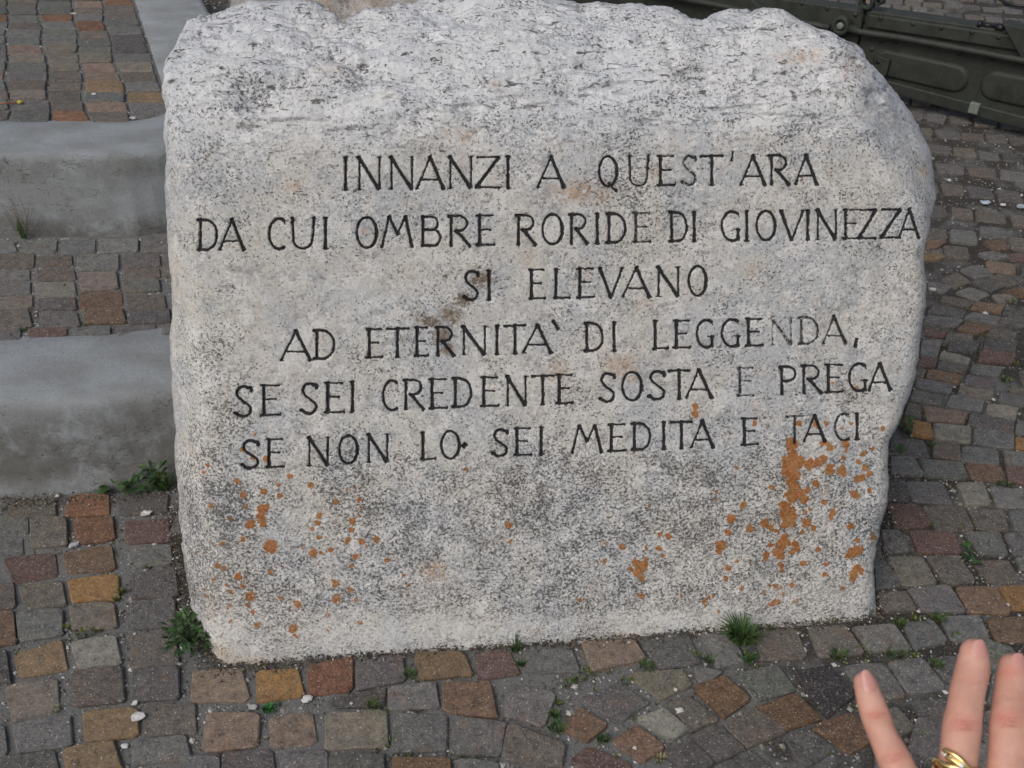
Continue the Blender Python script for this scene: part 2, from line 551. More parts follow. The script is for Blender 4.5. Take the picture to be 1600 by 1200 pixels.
class Occ:
    def __init__(s): s.g = np.zeros((ONX, ONY), bool)
    def cells(s, P):
        x0, y0 = P.min(0); x1, y1 = P.max(0)
        i0 = max(int((x0 - OX0) / OCC_RES), 0); i1 = min(int((x1 - OX0) / OCC_RES) + 2, ONX)
        j0 = max(int((y0 - OY0) / OCC_RES), 0); j1 = min(int((y1 - OY0) / OCC_RES) + 2, ONY)
        if i1 <= i0 or j1 <= j0: return None
        X = (np.arange(i0, i1) + .5) * OCC_RES + OX0; Y = (np.arange(j0, j1) + .5) * OCC_RES + OY0
        X, Y = np.meshgrid(X, Y, indexing='ij')
        m = np.ones(X.shape, bool); sgn = 0
        area = sum(P[k, 0] * P[(k + 1) % len(P), 1] - P[(k + 1) % len(P), 0] * P[k, 1] for k in range(len(P)))
        for k in range(len(P)):
            a, b = P[k], P[(k + 1) % len(P)]
            cr = (b[0] - a[0]) * (Y - a[1]) - (b[1] - a[1]) * (X - a[0])
            m &= (cr * np.sign(area) >= 0)
        return (slice(i0, i1), slice(j0, j1)), m
    def frac(s, P):
        r = s.cells(P)
        if r is None or r[1].sum() == 0: return 1.0
        return (s.g[r[0]] & r[1]).sum() / r[1].sum()
    def mark(s, P):
        r = s.cells(P)
        if r is not None: s.g[r[0]] |= r[1]


def sett_geo(P, z, seed, nout=10):
    """irregular cut stone from a quad outline: bulged rim, rounded corners, slightly domed top"""
    R = random.Random(seed)
    c = P.mean(0)
    out = []
    n = len(P)
    for k in range(n):
        a, b, pr = P[k], P[(k + 1) % n], P[k - 1]
        rr = R.uniform(0.05, 0.11)
        out.append(a + (pr - a) * rr + (c - a) * 0.015)
        out.append(a + (b - a) * rr + (c - a) * 0.015)
        if nout > 8 and k % 2 == 0 or nout >= 12:
            mid = (a + b) / 2 + (c - (a + b) / 2) * R.uniform(-0.05, 0.06)
            out.append(mid)
    out = np.array(out) + np.array([[R.uniform(-.0013, .0013), R.uniform(-.0013, .0013)] for _ in out])
    area = (out[:, 0] * np.roll(out[:, 1], -1) - np.roll(out[:, 0], -1) * out[:, 1]).sum()
    if area < 0: out = out[::-1]
    m = len(out)
    tx, ty = R.uniform(-.018, .018), R.uniform(-.018, .018)
    dz = R.uniform(-.0022, .0032)
    def hz(q): return z + dz + tx * (q[0] - c[0]) + ty * (q[1] - c[1])
    V = []
    for q in out: V.append((q[0], q[1], z - 0.028))
    for q in out:
        q2 = q + (c - q) * 0.006; V.append((q2[0], q2[1], hz(q2) - 0.0036))
    for q in out:
        q2 = c + (q - c) * (0.945 + R.uniform(-.02, .015)); V.append((q2[0], q2[1], hz(q2) - 0.0003 + R.uniform(-.0008, .0008)))
    V.append((c[0], c[1], hz(c) + R.uniform(-.0004, .0005)))
    F = []; NP = []
    for j in range(2):
        for k in range(m):
            F += [j * m + k, j * m + (k + 1) % m, (j + 1) * m + (k + 1) % m, (j + 1) * m + k]; NP.append(4)
    for k in range(m):
        F += [2 * m + k, 2 * m + (k + 1) % m, 3 * m]; NP.append(3)
    return np.array(V), F, NP


class Paving:
    def __init__(s, z, occ):
        s.z = z; s.occ = occ; s.items = []       # (P, colour, digitised)
    def add(s, P, col, dig=False):
        s.items.append((P, col, dig)); s.occ.mark(P)
    def quads(s, txt, x0, y0, sc):
        for ln in txt.split(';'):
            ln = ln.strip()
            if not ln: continue
            code, nums = ln[0], [float(q) for q in ln[1:].replace(',', ' ').split()]
            pts = [(x0 + nums[i] / sc, y0 + nums[i + 1] / sc) for i in range(0, 8, 2)]
            P = np.array([at_z(px, py, s.z)[:2] for px, py in pts])
            P = P.mean(0) + (P - P.mean(0)) * 1.055
            s.add(P, CC[code], True)
    def build(s, parent, limit=300, vis=None):
        R = random.Random(5)
        def key(it):
            c = it[0].mean(0)
            dd = math.hypot(c[0], c[1]) + (0 if (it[2] or (vis and vis(c))) else 50)
            return dd
        items = sorted(s.items, key=key)
        sv, sf, sn, scol = [], [], [], []
        off = 0
        for i, (P, col, dig) in enumerate(items):
            k = R.uniform(0.86, 1.16)
            col = tuple(c * k * R.uniform(.97, 1.03) * w_ for c, w_ in zip(col, (.97, 1.02, .98)))
            ind = i < limit
            V, F, NP = sett_geo(P, s.z, i * 7 + 3, 10 if ind else 8)
            if ind:
                c = P.mean(0)
                mesh_np('paving_stone', V, F, NP, M['sett'], parent, False, {'col': np.tile(col, (len(V), 1))}, loc=(c[0], c[1], s.z))
            else:
                sv.append(V); sf.append(np.array(F) + off); sn += NP; scol.append(np.tile(col, (len(V), 1))); off += len(V)
        if sv:
            o = mesh_np('paving_stones', np.concatenate(sv), np.concatenate(sf), sn, M['sett'], parent, False, {'col': np.concatenate(scol)})
            o['kind'] = 'stuff'


def rcol(R, rust=0.12, base='gggpbbdG'):
    t = R.random()
    if t < rust * .4: return CC['r']
    if t < rust * .6: return CC['O']
    if t < rust: return CC['k']
    return CC[R.choice(base)]


occ0 = Occ()
low = Paving(0.0, occ0)
low.quads('r565 125 905 110 910 280 540 295;r595 320 935 305 960 490 640 525;v525 605 925 540 965 745 565 775;o560 820 985 775 985 985 590 1005;t575 1030 945 1015 975 1225 590 1240;b60 160 455 150 460 300 60 300;b245 310 555 310 560 540 260 560;g-90 300 235 300 240 440 -90 465;g-90 475 190 470 190 620 -90 620;R10 640 450 590 490 790 110 855;b-70 860 120 850 125 1060 -70 1080;b145 870 520 830 545 1040 210 1065;g130 1100 520 1060 525 1280 160 1340;d975 130 1400 110 1380 260 990 290;R1035 345 1400 315 1420 500 1050 525;g1060 560 1420 520 1440 690 1090 720;p1105 770 1460 730 1490 960 1095 985;p1080 1010 1460 975 1470 1200 1090 1235;v-100 1110 120 1090 130 1360 -90 1390', 0, 750, 5.3333)
low.quads('O115 245 510 120 565 370 150 435;w585 140 960 90 1010 330 650 375;b1085 90 1450 50 1490 330 1095 355;d-80 210 50 220 90 480 -80 490;t20 510 470 445 490 720 100 800;b585 400 1020 345 1040 640 590 690;p1105 380 1490 345 1500 620 1100 630;g100 830 585 755 600 1005 140 1065;g-80 840 30 850 60 1080 -90 1110;O690 730 1140 685 1155 925 700 975;b1180 680 1620 650 1640 900 1205 925;d0 1100 460 1045 500 1230 0 1300;O515 1040 940 965 1010 1190 560 1260;g1090 975 1545 915 1590 1130 1110 1170', 0, 975, 5.3333)
low.quads('k10 375 420 360 485 630 -20 640;o530 380 880 365 945 590 540 650;r965 345 1340 275 1345 545 970 590;p1360 320 1750 240 1780 460 1365 545;k130 745 570 735 545 1020 80 1055;k640 770 1000 720 1040 990 655 1025;t1115 735 1620 710 1640 1010 1110 1045;d1130 610 1620 520 1600 680 1150 690;p250 1060 665 1040 700 1260 250 1280;g730 1065 1130 1045 1130 1260 700 1280;d1150 1090 1600 1080 1610 1280 1150 1290;g-100 1090 230 1100 230 1270 -100 1270', 300, 975, 5.3333)
low.quads('O245 235 670 225 745 420 300 460;R760 240 1040 200 1140 415 800 460;g1150 190 1560 165 1640 390 1180 400;g40 530 420 475 465 700 45 710;v490 480 895 475 950 780 500 730;g1060 500 1440 560 1340 850 965 740;g90 750 525 745 520 1040 60 1060;g590 780 1015 815 970 1090 540 1080;b1030 820 1520 1000 1480 1190 980 1110;B80 1105 550 1110 560 1290 60 1290;g590 1115 960 1150 970 1290 590 1290', 600, 975, 5.3333)
low.quads('k50 150 480 125 590 290 130 385;d510 110 920 60 1050 310 700 370;g1020 70 1290 90 1420 310 1180 355;b1500 60 1830 30 1930 275 1540 300;t410 405 900 375 970 500 720 625;g970 340 1230 390 1130 470 1020 490;p60 620 340 480 620 650 360 830;w500 780 740 700 940 870 800 970;b780 650 960 610 1200 800 950 900;B970 530 1240 430 1470 620 1230 780;G1330 410 1690 330 1845 550 1500 635;B1480 690 1830 560 2060 780 1730 890;D1820 400 2110 340 2340 570 2090 780;b1240 850 1490 700 1780 890 1440 1030;d910 930 1200 830 1420 1040 1170 1150;v290 960 500 830 760 1010 550 1150;v-120 860 30 690 275 840 85 985;R-60 1130 110 1005 480 1160 350 1320;d720 1080 960 970 1160 1150 1000 1290;d1250 1140 1440 1040 1640 1200 1500 1330', 900, 975, 5.3333)
low.quads('b335 150 650 130 810 370 420 400;g700 150 1050 120 1210 345 850 350;g1120 110 1380 90 1510 270 1230 330;g1430 55 1765 45 1856 245 1546 267;g620 480 970 450 1160 730 860 760;g1000 440 1290 410 1490 650 1180 700;d1320 420 1600 390 1720 580 1510 630;B360 975 690 865 930 1060 680 1200;b900 880 1070 820 1230 990 1090 1070;d1200 760 1490 740 1600 940 1330 1020;d130 1040 340 1000 560 1160 300 1330', 1200, 950, 5.3333)
low.quads('d130 0 250 0 300 155 130 150;g265 5 540 10 620 175 320 160;w645 10 850 20 910 180 710 185;g900 50 1200 60 1230 210 960 200;R130 175 360 180 465 345 200 355;b385 185 700 190 790 370 510 370;b735 215 1000 215 1050 375 820 360;g1040 225 1250 230 1250 385 1080 365;g80 370 215 370 305 525 110 540;R290 370 620 380 700 545 370 540;g700 380 970 380 1035 555 830 545;g1010 390 1250 390 1250 560 1080 550;g35 500 80 540 95 590 35 600;t120 580 390 575 510 780 245 790;b415 575 650 560 790 760 560 780;b760 600 1030 590 1130 755 900 765;g1090 580 1250 590 1250 680 1130 670;g40 610 110 610 240 790 45 820;b45 850 260 830 360 970 110 990;g275 810 590 790 720 985 400 975;v640 800 930 800 1060 1000 740 990;o965 790 1250 790 1250 965 1060 970;v880 1030 1250 1010 1250 1200 960 1200', 1360, 750, 4.8)
low.quads('g390 50 540 50 500 180 380 170;d590 60 830 60 790 140 580 130;w535 130 750 180 735 230 520 180;R375 175 510 180 490 250 350 260;d515 200 740 245 710 300 500 260;b350 260 425 270 390 340 335 350;v440 265 695 320 660 380 415 330;g360 340 620 390 600 455 340 405;g330 415 545 470 530 545 300 490;d860 40 1100 50 1080 150 850 120;R830 130 1090 160 1060 230 810 210;g770 230 1000 260 960 330 750 290;p730 305 950 370 940 430 700 380;t680 390 930 430 920 500 655 470;g610 465 850 510 830 595 565 545;b1060 400 1180 420 1180 470 1040 440;g980 440 1160 470 1150 550 960 510;w880 530 1115 555 1090 650 865 600;b290 520 370 540 385 650 250 620;k400 540 735 585 700 675 430 650;o250 640 450 680 480 780 330 760;w475 675 755 705 750 820 490 795;d760 600 1080 660 1070 750 730 690;g785 710 1080 750 1080 870 775 825;g1110 650 1200 670 1200 780 1090 745;o1090 785 1200 790 1200 880 1085 865;d165 790 400 795 455 935 150 905;b465 810 665 825 680 950 480 920;g695 840 960 870 975 985 690 955;g1000 870 1200 890 1200 1000 1020 985;g155 925 330 930 400 1060 155 1055;G370 945 690 965 740 1090 420 1070;v710 970 980 990 1020 1110 760 1090;R1020 1000 1200 1010 1200 1130 1040 1120', 1360, 520, 4.8)
low.quads('v240 370 400 380 330 430 240 435;O235 465 400 500 330 530 225 520;g250 700 450 730 380 790 250 760;b370 800 620 850 570 895 350 850;d300 860 560 920 520 985 250 930;g600 930 830 970 790 1030 530 985;v620 860 860 880 820 945 590 905;g470 780 580 740 740 800 640 845;d590 700 720 660 850 740 740 780;b720 650 850 630 970 710 860 735;b350 680 480 620 590 700 460 745;g500 600 640 560 780 630 640 670;g640 480 760 460 890 510 760 530;v680 385 830 375 900 440 780 455;d840 920 1010 900 1010 990 830 960;d820 980 1020 980 1020 1060 800 1030;v480 1060 560 1010 770 1060 620 1110;b740 1070 960 1090 920 1150 700 1120;R240 1040 400 1080 380 1130 220 1110;g250 960 530 1000 470 1060 220 1010;B870 760 1010 740 1010 810 960 800;t750 800 900 790 960 850 800 860;R870 480 1010 470 1010 540 900 525;b400 1100 600 1110 600 1180 380 1180', 1400, 300, 5.0)

STONE_FOOT = np.array([[-0.50, 1.12], [0.66, 1.215], [0.62, 1.50], [-0.56, 1.50], [-0.60, 1.25]])


def inside(P, q):
    s = None
    for k in range(len(P)):
        a, b = P[k], P[(k + 1) % len(P)]
        cr = (b[0] - a[0]) * (q[1] - a[1]) - (b[1] - a[1]) * (q[0] - a[0])
        if s is None: s = cr > 0
        elif (cr > 0) != s: return False
    return True


def tier_off(q):
    """signed distance outward from the inner kerb line of the upper tier (approx.)"""
    c = np.array([-1.05, 2.66]); d = np.array(q) - c
    nrm = np.array([0.927, 0.376])
    if d[0] <= 0 and d[1] <= 0 or (d[0] < 0 and -d[1] > 0): return -d[1] - 0.09
    u = d @ nrm; along = d @ D2
    if along > 0: return u - 0.09
    if d[0] > 0 or along <= 0: return math.hypot(d[0], d[1]) - 0.09
    return -9


def lattice(pv, ang, x0, x1, y0, y1, w, h, ok, rust, thr=0.10, shift=0.5, base='gggpbbdG', seed=3, jit=0.008):
    R = random.Random(seed)
    ca, sa = math.cos(ang), math.sin(ang)
    cx, cy = (x0 + x1) / 2, (y0 + y1) / 2
    L = math.hypot(x1 - x0, y1 - y0) / 2 + .2
    r = 0; v_ = -L
    while v_ < L:
        hh = h * R.uniform(.9, 1.12)
        u_ = -L + R.uniform(0, w)
        while u_ < L:
            ww = w * R.uniform(.82, 1.18)
            qs = []
            for a, b in ((0, 0), (1, 0), (1, 1), (0, 1)):
                u = u_ + 0.005 + a * (ww - 0.010) + R.uniform(-1, 1) * jit * .6
                vv = v_ + 0.004 + b * (hh - 0.008) + R.uniform(-1, 1) * jit * .45 + 0.012 * math.sin((u + r) * 3.1)
                qs.append((cx + ca * u - sa * vv, cy + sa * u + ca * vv))
            P = np.array(qs); c = P.mean(0)
            if x0 < c[0] < x1 and y0 < c[1] < y1 and ok(P) and pv.occ.frac(P) < thr:
                pv.add(P, rcol(R, rust, base))
            u_ += ww
        v_ += hh; r += 1


def ok_low(P):
    for q in P:
        if inside(STONE_FOOT, q): return False
        if tier_off(q) < OFF1 + 0.30: return False
    return True


lattice(low, rad(-15), 0.75, 3.3, 1.9, 5.9, 0.090, 0.076, ok_low, 0.06, 0.03, seed=5, base='gpbbdbdp')
lattice(low, rad(-24), 0.6, 3.3, 0.4, 1.95, 0.090, 0.080, ok_low, 0.12, 0.13, seed=6)
lattice(low, rad(3), -2.6, -0.35, 0.4, 1.6, 0.098, 0.075, ok_low, 0.15, 0.04, seed=8)
lattice(low, rad(2), -0.4, 0.8, 0.4, 1.2, 0.092, 0.082, ok_low, 0.15, 0.13, seed=9)
lattice(low, rad(-12), -0.9, 0.9, 1.5, 5.9, 0.10, 0.080, ok_low, 0.1, 0.04, seed=10)


def vis_low(c):
    return (abs(c[0]) < 0.50 * (c[1] + 0.9) and c[1] > 0.75) and not (abs(c[0]) < 0.75 and c[1] > 1.15)


low.build(pavement, 300, vis_low)

occ1 = Occ()
mid = Paving(Z1, occ1)
mid.quads('s-60 90 120 90 150 185 -60 190;s220 90 510 75 500 185 205 200;s550 80 850 80 850 185 540 200;s890 80 1230 75 1230 180 900 195;g1260 60 1560 50 1560 190 1270 195;b-60 210 310 200 300 320 -60 330;b330 225 640 210 645 300 330 315;g690 220 1060 210 1060 345 700 350;p1090 220 1420 205 1430 310 1100 330;g1440 220 1600 200 1600 310 1450 320;g-60 340 265 345 260 435 -60 440;b320 345 650 325 680 435 320 455;t710 370 1040 365 1050 515 720 525;b1095 340 1420 325 1430 415 1105 430;t1460 330 1600 320 1600 400 1470 410;g-60 455 270 450 265 560 -60 570;w315 470 660 450 680 575 330 600;v715 540 1080 535 1100 660 715 690;G1095 445 1420 430 1430 535 1110 550;t-60 590 290 570 285 685 -60 715;p325 610 660 595 680 700 340 710;v735 710 1095 680 1130 820 760 830;b1120 570 1465 560 1480 680 1140 710;b-60 720 250 700 290 850 -60 870;p350 725 680 720 710 850 370 865;p1160 735 1510 700 1530 810 1170 830;g-60 870 180 860 180 975 -60 985;R260 870 600 860 590 930 250 960;g640 870 980 850 980 935 660 925;p1030 850 1380 820 1400 935 1060 940;g1450 850 1600 830 1600 935 1450 935', 0, 360, 5.7143)


def ok_mid(P):
    for q in P:
        t = tier_off(q)
        if t < 0.268 or t > OFF1 - 0.004: return False
    return True


lattice(mid, 0.0, -3.1, -0.8, 1.8, 2.35, 0.106, 0.073, ok_mid, 0.08, 0.05, seed=12)
lattice(mid, math.atan2(D2[1], D2[0]) - math.pi / 2, -1.8, 0.4, 1.7, 5.5, 0.106, 0.075, ok_mid, 0.08, 0.05, seed=13)
mid.build(lower_step, 300, lambda c: c[0] < -0.55 and c[1] < 2.6 and c[0] > -1.7)

occ2 = Occ()
top = Paving(Z2, occ2)
R_ = random.Random(31)
cols = 0
for ci in range(0, 34):                    # columns running back beside the kerb, rows across them
    xo = -0.012 - 0.108 * ci
    t = -0.083 + (R_.uniform(-.02, .0) if ci else -.02)
    while t < 3.2:
        hh = 0.076 * R_.uniform(.85, 1.2)
        if ci and R_.random() < 0.0: t += .02
        wob = lambda tt, cc: 0.016 * math.sin(tt * 4 + cc * 2.3) * .35 + 0.005 * math.sin(tt * 17 + cc * 5) if cc > 0.5 else 0
        P = []
        for a, b in ((1, 0), (0, 0), (0, 1), (1, 1)):
            cc = ci + a
            tt = t + 0.0025 + b * (hh - 0.005) + (ci % 3) * 0.0
            bx = -1.05 + 0.083 + (-0.376 / 0.927) * tt
            x = bx - 0.001 - 0.112 * cc + (0.0035 if a else -0.0035) + wob(tt, cc) + R_.uniform(-.004, .004)
            y = 2.66 + tt + R_.uniform(-.003, .003)
            P.append((x, y))
        P = np.array(P)
        if all(tier_off(q) < 0.016 for q in P) and P[:, 0].min() > -4.2:
            top.add(P, rcol(R_, 0.12, 'gbbbttgdG'))
        t += hh
top.build(upper_step, 300, lambda c: c[0] > -0.52 * (c[1] + 0.9))

# ------------------------------------------------------------------ the inscribed stone
FACE_A = at_z(345, 1035); FACE_B = at_z(1365, 963)
eF = (FACE_B - FACE_A) / np.linalg.norm(FACE_B - FACE_A)
LEAN = rad(20)
bk = np.cross([0, 0, 1.0], eF)
upF = np.array([0, 0, 1.0]) * math.cos(LEAN) + bk * math.sin(LEAN)
nF = np.cross(eF, upF)                       # towards the camera
if nF[1] > 0: nF = -nF


def face_hit(px, py):
    d = ray(px, py)
    t = (nF @ (FACE_A - CAM)) / (d @ nF)
    return CAM + d * t[..., None]


def curve(pts, n):
    pts = np.array(pts, float)
    seg = np.r_[0, np.cumsum(np.hypot(*np.diff(pts, axis=0).T))]
    t = np.linspace(0, seg[-1], n)
    # light smoothing through linear interpolation then binomial filter
    xy = np.column_stack([np.interp(t, seg, pts[:, 0]), np.interp(t, seg, pts[:, 1])])
    for _ in range(6):
        xy[1:-1] = (xy[:-2] + 2 * xy[1:-1] + xy[2:]) / 4
    return xy


NU, NV = 790, 690
TOPC = [(277, 50), (295, 28), (312, 22), (322, 24), (350, 15), (385, 5), (410, 3), (450, 2), (475, 7), (495, 11), (525, 19), (535, 26), (552, 21), (595, 7), (622, 1), (680, -8),
        (750, -13), (830, -12), (900, -5), (950, -3), (1000, 3), (1049, 15), (1094, 29), (1112, 23), (1150, 20), (1199, 20), (1225, 30), (1262, 49), (1304, 64), (1332, 69), (1345, 81)]
LEFTC = [(277, 50), (270, 72), (256, 95), (254, 115), (252, 150), (254, 200), (252, 215), (257, 235), (258, 300), (263, 380), (266, 440), (268, 500), (266, 515), (269, 600), (272, 680), (277, 780), (285, 850), (291, 905), (298, 950), (318, 1000), (352, 1062)]
RIGHTC = [(1345, 81), (1352, 98), (1379, 120), (1405, 148), (1425, 175), (1438, 197), (1455, 238), (1460, 288), (1461, 310), (1458, 330), (1448, 376), (1443, 405), (1449, 440), (1447, 480), (1440, 520), (1437, 560), (1429, 593), (1412, 649),
          (1392, 691), (1390, 741), (1387, 792), (1371, 848), (1366, 880), (1367, 958), (1370, 985)]
BOTC = [(352, 1062), (400, 1064), (480, 1054), (553, 1044), (600, 1040), (673, 1034), (740, 1026), (825, 1021), (900, 1018), (1001, 1014), (1012, 1006), (1060, 1002), (1132, 1000), (1200, 996), (1237, 996), (1320, 988), (1370, 985)]
T_, B_, L_, R2_ = curve(TOPC, NU), curve(BOTC, NU), curve(LEFTC, NV), curve(RIGHTC, NV)
s_ = np.linspace(0, 1, NU)[None, :, None]; t_ = np.linspace(0, 1, NV)[:, None, None]
PX = ((1 - t_) * T_[None] + t_ * B_[None] + (1 - s_) * L_[:, None] + s_ * R2_[:, None]
      - ((1 - s_) * (1 - t_) * T_[0] + s_ * (1 - t_) * T_[-1] + (1 - s_) * t_ * B_[0] + s_ * t_ * B_[-1]))
px, py = PX[..., 0], PX[..., 1]
# border roughness (keeps letters where they are)
edge = np.minimum.reduce([px * 0 + np.minimum(s_[..., 0], 1 - s_[..., 0]), px * 0 + t_[..., 0]])
wob = np.exp(-edge / 0.02)
px = px + wob * fbm(px / 28, py / 28, 40, 4) * 4
py = py + wob * fbm(px / 30, py / 30, 44, 4) * 3
DIR = ray(px, py)


def plane_t(p0, n):
    return ((p0 - CAM) @ n) / (DIR @ n)


tF = plane_t(FACE_A, nF)
# top: begins at the ridge line and climbs gently backwards
rA = face_hit(np.array(300.), np.array(150.)); rB = face_hit(np.array(1330.), np.array(118.))
dirR = (rB - rA) / np.linalg.norm(rB - rA)
sl = rad(12)
tb = np.array([0, math.cos(sl), math.sin(sl)])
nT = np.cross(dirR, tb); nT /= np.linalg.norm(nT); nT = nT if nT[2] > 0 else -nT
tT = plane_t((rA + rB) / 2, nT)
# bevel between face and top
bv = nF * 0.62 + nT * 0.55; bv /= np.linalg.norm(bv)
tBv = plane_t(face_hit(np.array(800.), np.array(205.)), bv)
# left side
lA = face_hit(np.array(279.), np.array(150.)); lB = face_hit(np.array(338.), np.array(1010.))
nL = np.cross(lB - lA, np.array([-0.72, 0.70, 0.0])); nL /= np.linalg.norm(nL); nL = nL if nL[0] < 0 else -nL
tL = plane_t(lA, nL)
# upper right shoulder falls away
sA = face_hit(np.array(1300.), np.array(120.)); sB = face_hit(np.array(1440.), np.array(330.))
nS = np.cross(sB - sA, np.array([0.55, 0.80, 0.0])); nS /= np.linalg.norm(nS); nS = nS if nS[0] > 0 else -nS
tS = plane_t(sA, nS)
K = 0.011
ts = np.stack([tF, tT, tBv, tL, tS])
mx = ts.max(0)
TT = mx + K * np.log(np.exp(np.clip((ts - mx) / K, -60, 0)).sum(0))
# rim rounding
ed = np.minimum(np.minimum(s_[..., 0] * 1180, (1 - s_[..., 0]) * 1100), t_[..., 0] * 900)   # px from border (not the bottom)
rr = 20.0
TT = TT + 0.030 * (1 - np.sqrt(np.clip(1 - (1 - np.clip(ed / rr, 0, 1)) ** 2, 0, 1)))
P3 = CAM + DIR * TT[..., None]
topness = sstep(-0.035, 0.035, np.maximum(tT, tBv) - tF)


def grid_normals(P):
    du = np.gradient(P, axis=1); dv = np.gradient(P, axis=0)
    n = np.cross(du, dv); n /= (np.linalg.norm(n, axis=-1, keepdims=True) + 1e-12)
    if n[NV // 2, NU // 2, 1] > 0: n = -n
    return n


NN = grid_normals(P3)
a_, b_ = P3[..., 0] * 1.0, P3[..., 2] + P3[..., 1] * 0.7
disp = (0.0035 + 0.006 * topness) * fbm(a_ * 7, b_ * 7, 50, 3)
disp += topness * (0.012 * fbm(a_ * 7 + 3, b_ * 9, 54, 3) + 0.0045 * fbm(a_ * 18, b_ * 46, 57, 4) + 0.003 * (1 - 2.2 * np.abs(fbm(a_ * 13 + 1, b_ * 26 + 2, 77, 3))) - 0.007 * sstep(.12, .5, fbm(a_ * 22 + 9, b_ * 60 + 3, 75, 3))) * sstep(6, 60, np.minimum(s_[..., 0], 1 - s_[..., 0]) * 1150)
disp += (0.0006 + 0.0009 * topness) * fbm(a_ * 130, b_ * 150, 60, 3, 0.65)
low_rough = sstep(700, 860, py)
disp += low_rough * 0.0012 * fbm(a_ * 90, b_ * 90, 64, 3)
for (cx, cy, r, d) in [(400, 152, 26, .011), (455, 126, 20, .009), (562, 102, 16, .013), (600, 118, 26, .006), (680, 150, 16, .008), (640, 125, 18, .006), (1157, 69, 11, .012), (1047, 78, 9, .010), (1053, 97, 10, .006),
                       (525, 60, 50, .007), (1095, 45, 45, .005), (330, 70, 18, .006), (350, 55, 14, .006), (1080, 130, 40, .006), (760, 180, 50, .004), (1270, 125, 40, .006), (1340, 480, 60, .004),
                       (700, 495, 26, .0028), (740, 445, 20, .0022), (660, 515, 24, .0018), (1402, 235, 3.5, .004), (863, 220, 3, .004), (630, 925, 9, .003), (860, 400, 3, .003), (545, 434, 3, .003), (727, 697, 5, .004),
                       (678, 890, 24, .003), (1008, 915, 5, .006), (1270, 910, 5, .004)]:
    g = np.exp(-(((px - cx) / r) ** 2 + ((py - cy) / (r * 0.72)) ** 2))
    disp -= d * g * (1 + 0.5 * fbm(px / 8, py / 8, 70, 2))
# ledge with a dark undercut on the upper left of the top
lg = np.exp(-(((py - (100 + (px - 560) * 0.30)) / 5.0) ** 2)) * sstep(470, 540, px) * (1 - sstep(640, 720, px))
disp -= 0.007 * lg

# ---- letters
def arc(cx, cy, rx, ry, a0, a1, n=14):
    return [(cx + rx * math.cos(rad(a0 + (a1 - a0) * k / n)), cy + ry * math.sin(rad(a0 + (a1 - a0) * k / n))) for k in range(n + 1)]


